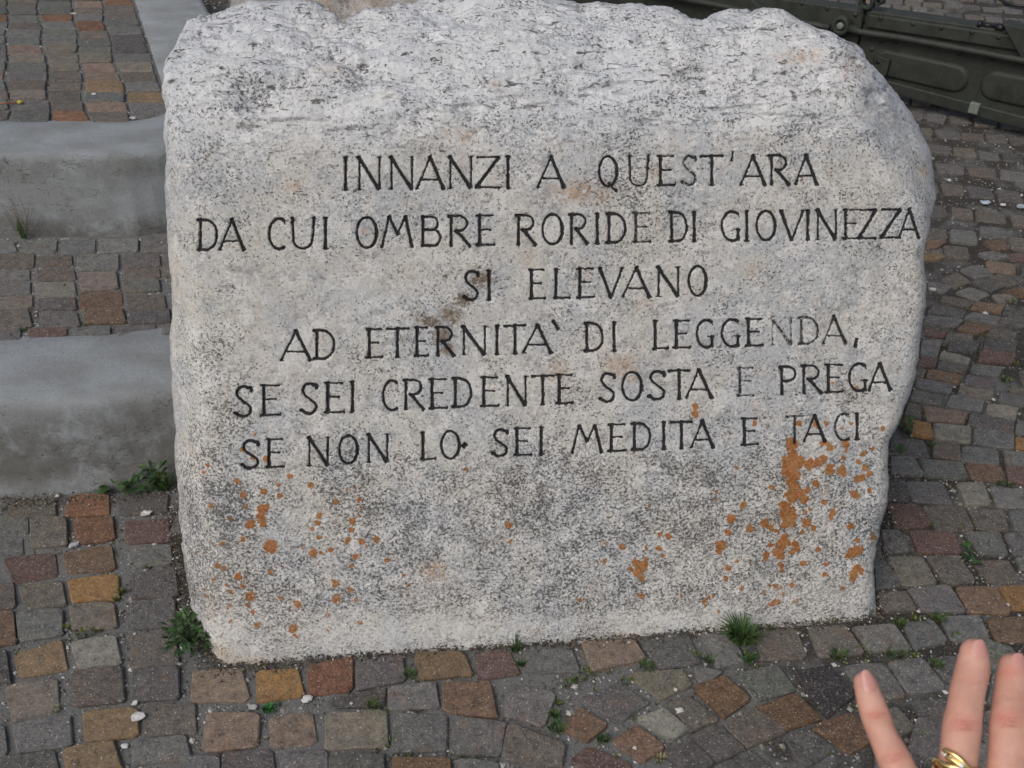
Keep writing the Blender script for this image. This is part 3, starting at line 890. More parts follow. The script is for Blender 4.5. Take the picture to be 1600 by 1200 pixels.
G = {
    'A': [([(0, 0), (.5, 1)], .8), ([(.48, 1), (.97, 0)], 1.25), ([(.2, .29), (.78, .29)], .75), ([(-.03, .01), (.1, .01)], .7), ([(.87, .01), (1.04, .01)], .7)],
    'B': [([(.1, 0), (.1, 1)], 1.1), ([(.1, .97), (.55, .97)] + arc(.55, .76, .27, .21, 90, -90, 8) + [(.2, .55)], .9), ([(.2, .55), (.6, .55)] + arc(.6, .29, .34, .26, 90, -90, 8) + [(.1, .03)], 1.0)],
    'C': [(arc(.62, .5, .55, .49, 62, 298, 18), 1.0), ([(.88, .93), (.97, .80)], .7)],
    'D': [([(.12, 0), (.12, 1)], 1.1), ([(.0, .97), (.4, .98)] + arc(.4, .5, .54, .47, 90, -90, 14) + [(.0, .03)], 1.0)],
    'E': [([(.22, 0), (.22, 1)], 1.2), ([(.05, .98), (.93, .98)], .75), ([(.22, .53), (.78, .53)], .75), ([(.05, .02), (1.0, .04)], .85), ([(.95, .0), (1.0, .12)], .6)],
    'G': [(arc(.58, .5, .52, .49, 60, 300, 18), 1.0), ([(.86, .04), (.88, .40)], 1.2), ([(.62, .40), (1.0, .40)], .7), ([(.84, .93), (.92, .80)], .7)],
    'I': [([(.5, 0), (.5, 1)], 1.15), ([(.0, .01), (1.0, .01)], .6), ([(.1, .99), (.9, .99)], .6)],
    'L': [([(.2, 0), (.2, 1)], 1.15), ([(.05, .02), (1.0, .04)], .85), ([(.05, .99), (.4, .99)], .6), ([(.95, 0), (1.0, .13)], .6)],
    'M': [([(0, 0), (.24, 1)], .85), ([(.24, 1), (.52, .42)], 1.15), ([(.52, .42), (.78, 1)], .8), ([(.78, 1), (1, 0)], 1.2)],
    'N': [([(.08, 0), (.08, 1)], .8), ([(.04, 1), (.90, .02)], 1.3), ([(.92, .02), (.92, 1)], .8), ([(-.04, .01), (.2, .01)], .6), ([(.8, .99), (1.04, .99)], .6), ([(-.05, .99), (.1, .99)], .6)],
    'O': [(arc(.5, .5, .47, .49, 0, 360, 26), 1.0)],
    'P': [([(.12, 0), (.12, 1)], 1.1), ([(.0, .97), (.5, .98)] + arc(.5, .73, .42, .25, 90, -90, 10) + [(.15, .47)], .95)],
    'Q': [(arc(.46, .5, .44, .48, 0, 360, 26), 1.0), ([(.50, .10), (.72, -.05), (.86, -.12)], .9)],
    'R': [([(.10, 0), (.10, 1)], 1.05), ([(.0, .97), (.45, .98)] + arc(.45, .74, .38, .24, 90, -90, 10) + [(.30, .50)], .95), ([(.35, .50), (.95, .0)], 1.25)],
    'S': [([(.93, .84), (.90, .93)] + arc(.52, .76, .36, .22, 50, 190, 9) + [(.25, .62), (.50, .50), (.78, .38)] + arc(.48, .24, .42, .22, 25, -150, 11) + [(.05, .13)], 1.05)],
    'T': [([(.5, 0), (.5, 1)], 1.15), ([(.0, .96), (1.0, .98)], .85), ([(.37, .01), (.63, .01)], .6)],
    'U': [([(.10, 1), (.12, .45)] + arc(.50, .30, .38, .28, 170, 360, 12) + [(.90, .5), (.95, 1)], .95), ([(-.02, .99), (.24, .99)], .6), ([(.82, .99), (1.06, .99)], .6)],
    'V': [([(.02, 1), (.50, 0)], 1.2), ([(.50, 0), (.98, 1)], .8), ([(-.06, .99), (.16, .99)], .6), ([(.88, .99), (1.06, .99)], .6)],
    'Z': [([(.08, .97), (.97, .98)], .8), ([(.95, .97), (.06, .03)], 1.25), ([(.03, .03), (.97, .03)], .85)],
    "'": [([(.6, 1), (.3, .15)], 1.0)], '`': [([(.05, 1), (.85, .1)], 1.3)], ',': [([(.7, .9), (.35, 0)], 1.1)], '.': [([(.3, .3), (.7, .7)], 1.5)],
}
TEXT = [
    ((540, 245.5, 1270, 242, 297, 288.5), "I 534.5 545.5;N 559 596;N 609 647;A 651 695;N 701 739.5;Z 742.5 782;I 788 800;A 840 883;Q 936 968;U 981 1016;E 1026 1056;S 1065.5 1090;T 1095.5 1131;A 1158 1197;R 1203 1235;A 1243 1278"),
    ((320, 343, 1420, 326, 392, 372.5), "D 309.5 341;A 343 383;C 419 447;U 454 493;I 504 514;O 557 590;M 597 644;B 658 690;R 702 736;E 743 773;R 807 839;O 847 880;R 890 920;I 929 938;D 948 979;E 987 1017;D 1047 1076;I 1081 1091;G 1127 1158;I 1163 1172;O 1182 1213;V 1220 1256;I 1259 1267;N 1276 1309;E 1316 1343;Z 1341 1370;Z 1375 1409;A 1405 1438"),
    ((735, 423, 1100, 416, 470, 463), "S 724 749;I 759 769.5;E 825 852;L 864 891;E 900 929;V 937 974;A 974 1017;N 1027 1063;O 1076 1105"),
    ((460, 517, 1300, 495, 564, 538), "A 439 487;D 491 524;E 571 598;T 604 639;E 647 670;R 682 711;N 722 761;I 772 782;T 788 822;A 818 863;D 914 944;I 955 965;L 1019 1045;E 1051 1080;G 1088 1117;G 1127 1158;E 1164 1193;N 1206 1240;D 1250 1281;A 1287 1324"),
    ((380, 603, 1390, 567, 652, 610.5), "S 366 395;E 405 439;S 469 497;E 505 538;I 546 556;C 597 623;R 631 664;E 669 699;D 708 738;E 750 780;N 791 824;T 831 866;E 868 896;S 936 962;O 972 1004;S 1013 1041;T 1045 1079;A 1073 1114;E 1151 1179;P 1219 1246;R 1254 1286;E 1289 1319;G 1326 1357;A 1358 1394"),
    ((390, 688, 1340, 646, 733, 688), "S 376 406;E 414 444;N 481 515;O 529 559.5;N 574 608;L 656 681;O 689 719;S 769 795;E 802 831;I 841 851;M 894 940;E 949 979;D 988 1018;I 1033 1042;T 1048 1082;A 1080 1116;E 1157 1185;T 1229 1257;A 1257 1291;C 1304 1330;I 1335 1345"),
]
FADED = {(0, 11): .75, (0, 9): .85, (1, 15): .8, (1, 24): .95, (3, 17): .62, (3, 18): .75, (3, 19): .85, (4, 18): .7, (5, 17): .75, (5, 19): .8}
letters = []
for li, ((xa, ca_, xb, cb, ba, bb), row) in enumerate(TEXT):
    for ci, tok in enumerate(row.split(';')):
        ch, x0, x1 = tok.split(); x0, x1 = float(x0), float(x1)
        xm = (x0 + x1) / 2; k = (xm - xa) / (xb - xa)
        letters.append((ch, x0, x1, ba + (bb - ba) * k, ca_ + (cb - ca_) * k, FADED.get((li, ci), 1.0)))
letters += [("'", 1142, 1149, 254, 238, .8), ('`', 864.5, 874, 516, 502, 1.), (',', 1335, 1342, 543, 529, 1.), ('.', 722, 731, 702, 692, 1.)]
ink = np.zeros(px.shape, np.float32); carve = np.zeros(px.shape, np.float32); lid = np.full(px.shape, -1, np.int16)
jx = fbm(px / 5.0, py / 5.0, 80, 2) * 0.7; jy = fbm(px / 5.0, py / 5.0, 83, 2) * 0.7
Rl = random.Random(17)
for n_, (ch, x0, x1, yb, yt, fade) in enumerate(letters):
    m = (px > x0 - 9) & (px < x1 + 9) & (py > yt - 9) & (py < yb + 14)
    ii = np.where(m)
    X = px[ii] + jx[ii]; Y = py[ii] + jy[ii]
    best = np.full(X.shape, -99.0)
    hgt = yb - yt; W = x1 - x0
    for pts, wt in G[ch]:
        pts = [(x0 + a * W + Rl.uniform(-.25, .25), yb - b * hgt + Rl.uniform(-.25, .25)) for a, b in pts]
        straight = len(pts) == 2
        tot = sum(math.dist(pts[k], pts[k + 1]) for k in range(len(pts) - 1)); run = 0
        for k in range(len(pts) - 1):
            a, b = np.array(pts[k]), np.array(pts[k + 1]); ab = b - a; Ls = np.hypot(*ab) + 1e-6
            tt = np.clip(((X - a[0]) * ab[0] + (Y - a[1]) * ab[1]) / Ls ** 2, 0, 1)
            raw = ((X - a[0]) * ab[0] + (Y - a[1]) * ab[1]) / Ls ** 2
            ex = np.abs(raw - tt) * Ls
            per = np.abs((X - a[0]) * ab[1] - (Y - a[1]) * ab[0]) / Ls
            d = np.hypot(per, ex * (2.0 if straight else 1.0))
            gt = (run + tt * Ls) / tot
            w = 2.45 * (wt if not (straight and wt <= .7) else wt * .62) * (0.86 + 0.36 * np.abs(2 * gt - 1) ** 3)
            best = np.maximum(best, w - d); run += Ls
    kk = np.clip((best + 0.6) / 1.7, 0, 1)
    kk = kk * kk * (3 - 2 * kk)
    cv = np.clip((best + 0.7) / 2.6, 0, 1)
    ink[ii] = np.maximum(ink[ii], kk * (1.0 if fade == 1 else fade * 0.85))
    carve[ii] = np.maximum(carve[ii], cv)
    sel = kk > 0.06
    lid[ii[0][sel], ii[1][sel]] = n_
disp -= carve * 0.0040

# ---- lichen
def parse(txt): return [tuple(float(c) for c in q.split(',')) for q in txt.split()]
L6 = parse("455,255,20 468,245,16 452,290,20 455,318,14 403,318,20 490,410,30 664,437,18 700,435,8 737,425,12 690,285,12 683,312,12 658,337,10 692,372,10 717,375,8 860,215,10 858,248,8 855,282,8 830,305,15 825,343,12 808,386,13 865,392,14 930,384,13 842,455,12 825,489,9 970,468,10 755,562,18 765,630,23 822,592,13 842,636,12 728,693,13 862,730,11 583,750,20 593,780,12 600,650,22 527,626,10 403,615,22 375,573,12 355,535,17 320,597,10 302,573,9 267,490,11 293,502,11 487,520,10 415,683,11 435,732,16 393,655,8 460,640,7 320,718,8 315,655,8 370,378,11 287,395,9 242,243,11 320,296,9 387,243,9 372,193,13 457,178,14 348,138,12 523,195,13 522,153,9 567,117,11 657,155,12 670,184,8 762,227,11 805,175,7 1480,323,13 1488,390,9 1298,90,9 225,75,9 207,102,8 180,432,8 1040,532,9 1065,570,8 470,45,14 415,40,10 370,8,12 490,80,8 210,590,8 250,545,8 195,480,6 220,620,7")
L7 = parse("980,100,28 1000,95,15 985,150,25 965,180,30 1005,180,35 960,220,30 990,240,30 1060,190,25 1100,185,22 1125,165,18 1080,190,20 1155,215,22 1210,225,22 1210,200,14 1205,182,9 1218,158,10 1225,130,10 1227,100,18 1250,8,8 1140,95,15 1152,115,17 1120,95,12 980,275,25 995,290,25 1015,320,25 985,335,30 1035,345,22 1050,310,15 955,325,12 1088,277,15 890,292,14 940,370,18 955,390,25 975,410,28 945,415,22 960,440,22 990,430,18 950,465,20 985,460,18 860,460,22 885,478,15 910,490,10 1050,455,22 1080,480,15 1028,497,10 1065,395,10 1040,410,10 1130,363,14 1168,410,17 1158,430,14 1247,472,16 1265,325,20 1285,335,12 1300,250,18 1280,258,18 1335,235,14 1315,208,15 1283,178,13 1307,145,13 1350,125,10 1338,310,12 1397,32,10 1355,520,12 1280,540,12 1255,590,25 1280,585,25 1240,605,16 1298,575,10 1280,665,22 1260,690,22 1255,710,17 1300,675,14 1100,577,11 945,530,22 930,560,25 915,585,22 930,605,20 960,545,15 1000,560,20 985,585,17 1010,575,12 880,553,14 863,600,14 860,620,12 930,650,14 935,675,12 1033,640,12 1065,633,8 1140,645,11 1130,693,11 655,560,25 650,585,18 672,555,12 690,497,17 705,437,19 790,480,16 760,375,15 632,352,9 638,313,10 730,628,11 690,660,13 680,708,12 380,505,13 420,517,13 380,572,13 395,607,10 320,575,10 210,563,14 133,549,9 320,625,10 275,640,18 295,660,28 280,680,22 300,712,15 312,650,18 297,795,17 245,668,12 480,790,10 585,815,15 590,830,10 620,795,8 600,795,10 645,862,9 905,818,20 925,815,12 885,825,12 1000,815,11 850,772,10 880,745,12 905,745,14 930,748,12 980,740,13 940,780,11 753,755,11 1210,757,11 725,205,10 332,380,9 95,632,9 130,630,10 48,655,8 50,750,8 20,805,12")
L5 = parse("985,510,12 1055,515,12 1095,510,10 795,508,12 1160,530,8 1198,512,8 1335,535,10 548,440,13 550,470,15 1125,340,7 1225,362,8 38,495,0")
spots = [(240 + x / 2.6667, 700 + y / 2.6667, r / 2.6667) for x, y, r in L6] + [(900 + x / 2.909, 660 + y / 2.909, r / 2.909) for x, y, r in L7] + \
        [(880 + x / 2.6667, 470 + y / 2.6667, r / 2.6667) for x, y, r in L5]
Rs = random.Random(3)
for _ in range(70):
    if Rs.random() < .5: spots.append((Rs.gauss(1270, 60), Rs.gauss(830, 60), Rs.uniform(1.0, 2.6)))
    else: spots.append((Rs.gauss(460, 80), Rs.gauss(850, 80), Rs.uniform(1.0, 2.4)))
lichen = np.zeros(px.shape, np.float32)
wx = px + fbm(px / 6, py / 6, 90, 3) * 3.0; wy = py + fbm(px / 6, py / 6, 94, 3) * 3.0
# clusters for parts
par = list(range(len(spots)))
def find(a):
    while par[a] != a: a = par[a]
    return a
for i in range(len(spots)):
    for j in range(i):
        if math.hypot(spots[i][0] - spots[j][0], spots[i][1] - spots[j][1]) < (spots[i][2] + spots[j][2]) * 1.0 + 1.5: par[find(i)] = find(j)
cid = np.full(px.shape, -1, np.int16)
for i, (cx, cy, r) in enumerate(spots):
    if r <= 0: continue
    m = np.where((np.abs(px - cx) < r * 2 + 6) & (np.abs(py - cy) < r * 2 + 6))
    d = np.hypot(wx[m] - cx, wy[m] - cy) / r
    v_ = np.clip(1.35 - d, 0, 1).astype(np.float32)
    v_ = np.clip(v_ * 1.6, 0, 1) * (0.7 if cy > 905 or r < 3.2 else 1.0)
    lichen[m] = np.maximum(lichen[m], v_)
    sel = v_ > 0.25
    cid[m[0][sel], m[1][sel]] = find(i)
disp += lichen * 0.0006 * (1 - carve)

# ---- stains
def blob(lst):
    a = np.zeros(px.shape, np.float32)
    for cx, cy, rx, ry, s in lst:
        g = np.exp(-(((wx - cx) / rx) ** 2 + ((wy - cy) / ry) ** 2)) * s
        a = np.maximum(a, g)
    return a
tan = blob([(905, 300, 45, 16, .9), (935, 310, 18, 10, .7), (730, 215, 14, 12, .8), (700, 205, 10, 12, .4), (972, 571, 28, 18, .85), (990, 592, 12, 8, .5), (680, 893, 24, 16, .9), (870, 580, 14, 14, .7), (880, 605, 8, 14, .4), (460, 292, 12, 9, .6),
            (1390, 190, 10, 6, .5), (1441, 268, 8, 9, .8), (775, 132, 10, 7, .6), (1005, 475, 14, 8, .5), (1250, 92, 40, 10, .6), (1325, 112, 16, 22, .5), (940, 545, 14, 10, .4), (520, 110, 30, 14, .35), (1480, 376, 7, 9, .7), (570, 360, 9, 6, .5), (1178, 640, 9, 13, .3),
            (1175, 425, 12, 8, .5), (600, 200, 8, 5, .4), (640, 925, 18, 16, .35), (400, 1032, 50, 8, .5), (345, 1020, 10, 12, .8), (500, 35, 60, 20, .12), (1290, 230, 14, 8, .3), (1025, 270, 14, 8, .5), (560, 420, 10, 6, .4), (840, 985, 20, 5, .4), (980, 992, 40, 5, .5), (330, 960, 6, 30, .5)])
pale = blob([(1355, 178, 16, 11, 1.), (600, 152, 22, 12, .9), (590, 155, 14, 10, .6), (1347, 130, 9, 10, .8), (1390, 180, 8, 6, .5), (500, 670, 12, 14, .6), (745, 700, 18, 14, .5), (785, 722, 14, 10, .7), (920, 705, 18, 12, .6), (995, 745, 12, 14, .5), (380, 975, 60, 30, .35),
             (470, 830, 40, 26, .35), (1040, 850, 9, 20, .5), (720, 860, 20, 10, .5), (1300, 930, 90, 20, .55), (1110, 880, 5, 14, .9), (520, 990, 120, 22, .55), (700, 980, 120, 20, .5), (1060, 965, 120, 16, .6), (340, 880, 20, 60, .25), (1155, 65, 60, 20, .2), (870, 760, 20, 10, .3), (630, 350, 10, 8, .5)])
gr = 0.26 + 0.30 * fbm(px / 90, py / 90, 110, 4)
gr += 0.42 * sstep(640, 760, py) * (1 - 0.75 * sstep(930, 985, py))
gr += 0.35 * np.exp(-(((px - 390) / 60) ** 2 + ((py - 140) / 30) ** 2)) + 0.35 * np.exp(-(((px - 545) / 45) ** 2 + ((py - 125) / 28) ** 2))
gr += 0.3 * np.exp(-(((px - 330) / 40) ** 2 + ((py - 620) / 180) ** 2))
gr += 0.22 * np.exp(-(((px - 540) / 30) ** 2 + ((py - 300) / 60) ** 2)) + 0.2 * np.exp(-(((px - 980) / 50) ** 2 + ((py - 290) / 50) ** 2))
gr -= 0.30 * np.exp(-(((px - 420) / 130) ** 2 + ((py - 480) / 130) ** 2)) + 0.22 * np.exp(-(((px - 1250) / 160) ** 2 + ((py - 440) / 60) ** 2))
gr -= 0.25 * sstep(0.5, 1, pale) + 0.22 * np.exp(-(((px - 470) / 60) ** 2 + ((py - 835) / 50) ** 2))
gr += 0.25 * np.exp(-(((px - 1340) / 50) ** 2 + ((py - 620) / 60) ** 2))
# the scar below the third line
scar = np.maximum.reduce([np.exp(-(((wx - cx) / rx) ** 2 + ((wy - cy) / ry) ** 2)) for cx, cy, rx, ry in [(752, 437, 16, 11), (725, 468, 13, 12), (705, 492, 18, 13), (672, 502, 18, 8), (692, 525, 12, 14), (700, 545, 10, 10)]])
gr += 0.45 * scar
tan = np.maximum(tan, scar * 0.35)
P3 = P3 + NN * disp[..., None]

idx = np.arange(NU * NV).reshape(NV, NU)
quads = np.stack([idx[:-1, :-1], idx[1:, :-1], idx[1:, 1:], idx[:-1, 1:]], -1).reshape(-1, 4)
lidv, cidv = lid.ravel(), cid.ravel()
ql = lidv[quads].max(1)
qc = np.where(ql >= 0, -1, cidv[quads].max(1))
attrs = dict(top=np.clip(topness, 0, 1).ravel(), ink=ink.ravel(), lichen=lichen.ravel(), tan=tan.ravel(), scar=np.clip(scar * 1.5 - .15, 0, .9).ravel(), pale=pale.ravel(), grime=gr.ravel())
VV = P3.reshape(-1, 3)
# back of the block: rings running from the border to a leaning back plane
border = np.concatenate([idx[::-1, 0], idx[0, 1:], idx[1:, -1]])         # left-bottom, up, across the top, down to right-bottom
bp = VV[border]
THICK = 0.40
dist_back = (FACE_A + bk * THICK - bp) @ nF / (bk @ nF)                 # horizontal distance to the back plane
dist_back = np.maximum(dist_back, 0.035)
nb = len(border)
istop = np.zeros(nb); istop[NV:NV + NU - 1] = 1
istop = np.convolve(np.pad(istop, 40, 'edge'), np.ones(81) / 81, 'valid')
istop = np.maximum(istop, sstep(0.60, 0.85, bp[:, 2]))
cx0 = bp[:, 0].mean()
rings = []
for k, a in enumerate([0.04, 0.12, 0.28, 0.5, 0.75, 0.95, 1.0]):
    q = bp + bk * (dist_back * a)[:, None]
    q[:, 0] -= (q[:, 0] - cx0) * 0.10 * a ** 1.2
    q[:, 2] -= istop * (0.45 * dist_back * a + 0.03 * a ** .5 + 0.16 * a ** 3) + (1 - istop) * 0.0
    q += 0.006 * a * np.column_stack([fbm(q[:, 1] * 14, q[:, 2] * 14, 130), fbm(q[:, 0] * 14, q[:, 2] * 14, 131), 0 * q[:, 0]])
    rings.append(q)
extra = np.concatenate(rings)
base = len(VV)
rid = [border] + [base + nb * k + np.arange(nb) for k in range(len(rings))]
rq = []
for a, b in zip(rid[:-1], rid[1:]):
    rq.append(np.stack([a[:-1], a[1:], b[1:], b[:-1]], -1))
rq = np.concatenate(rq)
keep = (ql < 0) & (qc < 0)
allV = np.concatenate([VV, extra])
allF = np.concatenate([quads[keep], rq]).ravel()
nper = np.full(len(allF) // 4, 4)
lastr = rid[-1]
allF = np.concatenate([allF, lastr[::-1][::6]]); nper = np.append(nper, len(lastr[::6]))
ea = {k: np.concatenate([v.ravel(), np.full(len(extra), {'grime': .3}.get(k, 0))]) for k, v in attrs.items()}
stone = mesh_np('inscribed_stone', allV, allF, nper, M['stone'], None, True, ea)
tag(stone, 'large pale stone block carved with six lines of dark lettering and spotted with orange lichen', 'stone')


def piece(name, sel, parent):
    q = quads[sel]
    u, inv = np.unique(q, return_inverse=True)
    inv = inv.reshape(-1, 4)
    c = VV[u].mean(0)
    return mesh_np(name, VV[u], inv, 4, M['stone'], parent, True, {k: v[u] for k, v in attrs.items()}, loc=c)


for n_ in range(len(letters)):
    sel = ql == n_
    if sel.any(): piece('letter', sel, stone)
cids, cnts = np.unique(qc[qc >= 0], return_counts=True)
for cidk, cn in zip(cids, cnts):
    if cn < 4: continue
    o = piece('lichen_patch', qc == cidk, stone)
# leftovers too small to matter go back as one patch
tiny = np.isin(qc, [c for c, n in zip(cids, cnts) if n < 4])
if tiny.any(): piece('lichen_patch', tiny, stone)

# ------------------------------------------------------------------ boulders behind
def boulder(name, c, r, mat, seed, label, cat='boulder', flat=0.0):
    bm = bmesh.new(); bmesh.ops.create_icosphere(bm, subdivisions=6, radius=1)
    V = np.array([v.co[:] for v in bm.verts]); F = np.array([[v.index for v in f.verts] for f in bm.faces]); bm.free()
    V = np.sign(V) * np.abs(V) ** 0.72
    V = V / np.maximum(1, 0)
    n = 1 + 0.13 * fbm(V[:, 0] * 1.6 + seed, V[:, 1] * 1.6 + V[:, 2] * 1.3, seed, 4) + 0.05 * fbm(V[:, 0] * 7, V[:, 1] * 6 + V[:, 2] * 7, seed + 5, 4) \
        + 0.02 * fbm(V[:, 0] * 22 + V[:, 1] * 9, V[:, 2] * 25, seed + 8, 3)
    V = V * n[:, None] * np.array(r)
    g = 0.35 + 0.4 * fbm(V[:, 0] * 9, V[:, 2] * 9, seed + 2)
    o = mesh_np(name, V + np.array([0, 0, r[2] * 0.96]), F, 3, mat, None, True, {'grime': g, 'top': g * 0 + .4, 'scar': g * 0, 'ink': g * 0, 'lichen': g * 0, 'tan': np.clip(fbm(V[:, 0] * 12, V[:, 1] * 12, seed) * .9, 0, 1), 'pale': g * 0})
    o.location = c
    return tag(o, label, cat)


boulder('boulder', (-0.66, 3.92, Z1 - 0.02), (0.46, 0.26, 0.30), M['boulder'], 3, 'rough pinkish boulder just behind the top left of the inscribed stone')
pB = at_z(1400, 14, 0.0)
boulder('boulder', (2.02, 5.35, -0.02), (0.16, 0.16, 0.14), M['stone'], 9, 'small pale lichen-edged rock beyond the dark green gun trail')

# ------------------------------------------------------------------ gun carriage trail: long riveted box beam
g0 = at_z(1405, 150, 0.03); g1 = at_z(1600, 203, 0.03)
gd = (g1 - g0); gd[2] = 0; gd /= np.linalg.norm(gd)
gn = np.array([gd[1], -gd[0], 0.0])          # horizontal, towards the camera side
if gn[1] > 0: gn = -gn


def gpx(px_, py_, n=0.0):
    """a photo pixel on the beam's upright side (offset n towards the viewer) -> (u along, w height)"""
    d = ray(px_, py_); p0 = g0 + gn * n
    t = ((p0 - CAM) @ gn) / (d @ gn)
    p = CAM + d * t
    return (p - p0) @ gd, p[2]


def G3(u, w, n=0.0):
    p = g0 + gd * u + gn * n
    return (p[0], p[1], w)


gun = empty('gun_trail', tuple(g0 * np.array([1, 1, 0])))
tag(gun, 'dark green riveted steel trail beam of an old field gun lying behind the stone', 'gun carriage')
gun_inv = Matrix.Translation(gun.location).inverted()


def gpart(mb, name, mat, smooth=False, bevel=0.003):
    o = mb.build(name, mat, gun, smooth, bevel=bevel)
    o.matrix_parent_inverse = gun_inv
    return o


def line_w(pa, pb, n=0.0):
    a, b = gpx(*pa, n), gpx(*pb, n)
    k = (b[1] - a[1]) / (b[0] - a[0])
    return lambda u: a[1] + k * (u - a[0])


topw = line_w((1370, 18), (1590, 50))
botw = line_w((1405, 150), (1600, 203))
U0, U1 = -1.9, 1.0
seam = gpx(1349, 30)[0]


def beam(name, ua, ub, thick, wt, wb_, mat=M['olive'], n0=0.0, off=0.0):
    mb = MB()
    fr = [G3(ua, wb_(ua), n0), G3(ub, wb_(ub), n0), G3(ub, wt(ub) + off, n0), G3(ua, wt(ua) + off, n0)]
    bkp = [G3(ua, wb_(ua), n0 - thick), G3(ub, wb_(ub), n0 - thick), G3(ub, wt(ub) + off, n0 - thick), G3(ua, wt(ua) + off, n0 - thick)]
    mb.prism(fr, bkp)
    return gpart(mb, name, mat, bevel=0.006)


beam('side_plate', seam + 0.003, U1, 0.075, topw, botw)
beam('side_plate', U0, seam - 0.003, 0.075, topw, botw, off=-0.004)
# raised upper strap along the top edge, flange along the foot
ups = line_w((1370, 62), (1590, 96))
beam('top_strap', seam + 0.02, U1, 0.014, lambda u: topw(u) - 0.010, lambda u: topw(u) - 0.060, n0=0.014)
beam('foot_flange', -0.6, U1, 0.012, lambda u: botw(u) + 0.05, lambda u: botw(u) + 0.004, n0=0.012)
# oval pressings
def stadium(pa, pb, rpx, n0=0.012, name='pressed_panel'):
    a, b = np.array(gpx(*pa)), np.array(gpx(*pb))
    sc = 1 / 400.0 * rpx
    d = (b - a) / np.linalg.norm(b - a); q = np.array([-d[1], d[0]])
    def ring(r):
        out = []
        for k in range(13):
            t = math.pi / 2 + math.pi * k / 12
            out.append(a + r * (d * math.cos(t) + q * math.sin(t)))
        for k in range(13):
            t = -math.pi / 2 + math.pi * k / 12
            out.append(b + r * (d * math.cos(t) + q * math.sin(t)))
        return out
    mb = MB(); vs = []; prof = [(sc, 0.001), (sc * .93, 0.006), (sc * .82, n0), (sc * .70, n0 + .001)]
    for r, n in prof: vs += [G3(p[0], p[1], n) for p in ring(r)]
    m = 26; fs = []
    for j in range(len(prof) - 1):
        for k in range(m): fs.append([j * m + k, j * m + (k + 1) % m, (j + 1) * m + (k + 1) % m, (j + 1) * m + k])
    fs.append([(len(prof) - 1) * m + k for k in range(m)])
    mb.add(vs, fs); return gpart(mb, name, M['olive'], True, 0)


stadium((1384, 98), (1492, 122), 21)
stadium((1556, 134), (1680, 160), 22)
# long rod with its eye
rod = [gpx(x, y, 0.03) for x, y in [(1000, -14), (1120, 8), (1200, 24), (1270, 38), (1296, 43)]]
mb = MB(); mb.tube([G3(u, w, 0.03) for u, w in rod], 0.012, 10)
gpart(mb, 'tie_rod', M['olive'], True)
rod = [gpx(x, y, 0.03) for x, y in [(1328, 44), (1345, 50), (1400, 58), (1500, 76), (1600, 95), (1680, 110)]]
mb = MB(); mb.tube([G3(u, w, 0.03) for u, w in rod], [0.016, 0.012, .012, .012, .012, .012], 10)
gpart(mb, 'tie_rod', M['olive'], True)
def eye(cpx, r_out, r_in, n0, th, name='eye_lug'):
    u, w = gpx(*cpx, n0)
    mb = MB(); vs = []; m = 24
    for r, n in ((r_out, n0 - th), (r_out, n0 - .003), (r_out - .004, n0), (r_in + .002, n0), (r_in, n0 - .003), (r_in, n0 - th)):
        for k in range(m):
            t = 2 * math.pi * k / m; vs.append(G3(u + r * math.cos(t), w + r * math.sin(t), n))
    fs = [[j * m + k, j * m + (k + 1) % m, (j + 1) * m + (k + 1) % m, (j + 1) * m + k] for j in range(5) for k in range(m)]
    mb.add(vs, fs); gpart(mb, name, M['olive'], True, 0)
    return u, w
u, w = eye((1312, 41), 0.036, 0.019, 0.045, 0.03)
mb = MB(); mb.tube([G3(u, w, 0.0), G3(u, w, 0.045), G3(u, w, 0.048)], [0.014, 0.014, 0.011], 12)
gpart(mb, 'pivot_bolt', M['tab'], True)
u, w = gpx(1312, 60, 0.02)
mb = MB(); mb.prism([G3(u - .016, w + .0, .03), G3(u + .016, w, .03), G3(u + .014, w - .08, .03), G3(u - .012, w - .08, .03)], [G3(u - .016, w, .0), G3(u + .016, w, .0), G3(u + .014, w - .08, .0), G3(u - .012, w - .08, .0)])
gpart(mb, 'lug_bracket', M['olive'])
eye((1353, 4), 0.030, 0.015, 0.012, 0.03)
eye((1372, 3), 0.016, 0.007, 0.016, 0.03)
# rivets
RV = lambda x, y: 0.0155 if y < 60 and x > 1360 else 0.002
for (x, y) in [(1427, 37), (1471, 43), (1360, 78), (1398, 66), (1376, 65), (1450, 72), (1497, 84), (1548, 92), (1376, 28), (1519, 50), (1560, 58), (1290, 14), (1250, 6), (1334, 24)]:
    u, w = gpx(x, y, 0.014); mb = MB()
    mb.tube([G3(u, w, -0.004), G3(u, w, RV(x, y)), G3(u, w, RV(x, y) + .003)], [0.0105, 0.0095, 0.004], 10)
    gpart(mb, 'rivet', M['olive'], True)
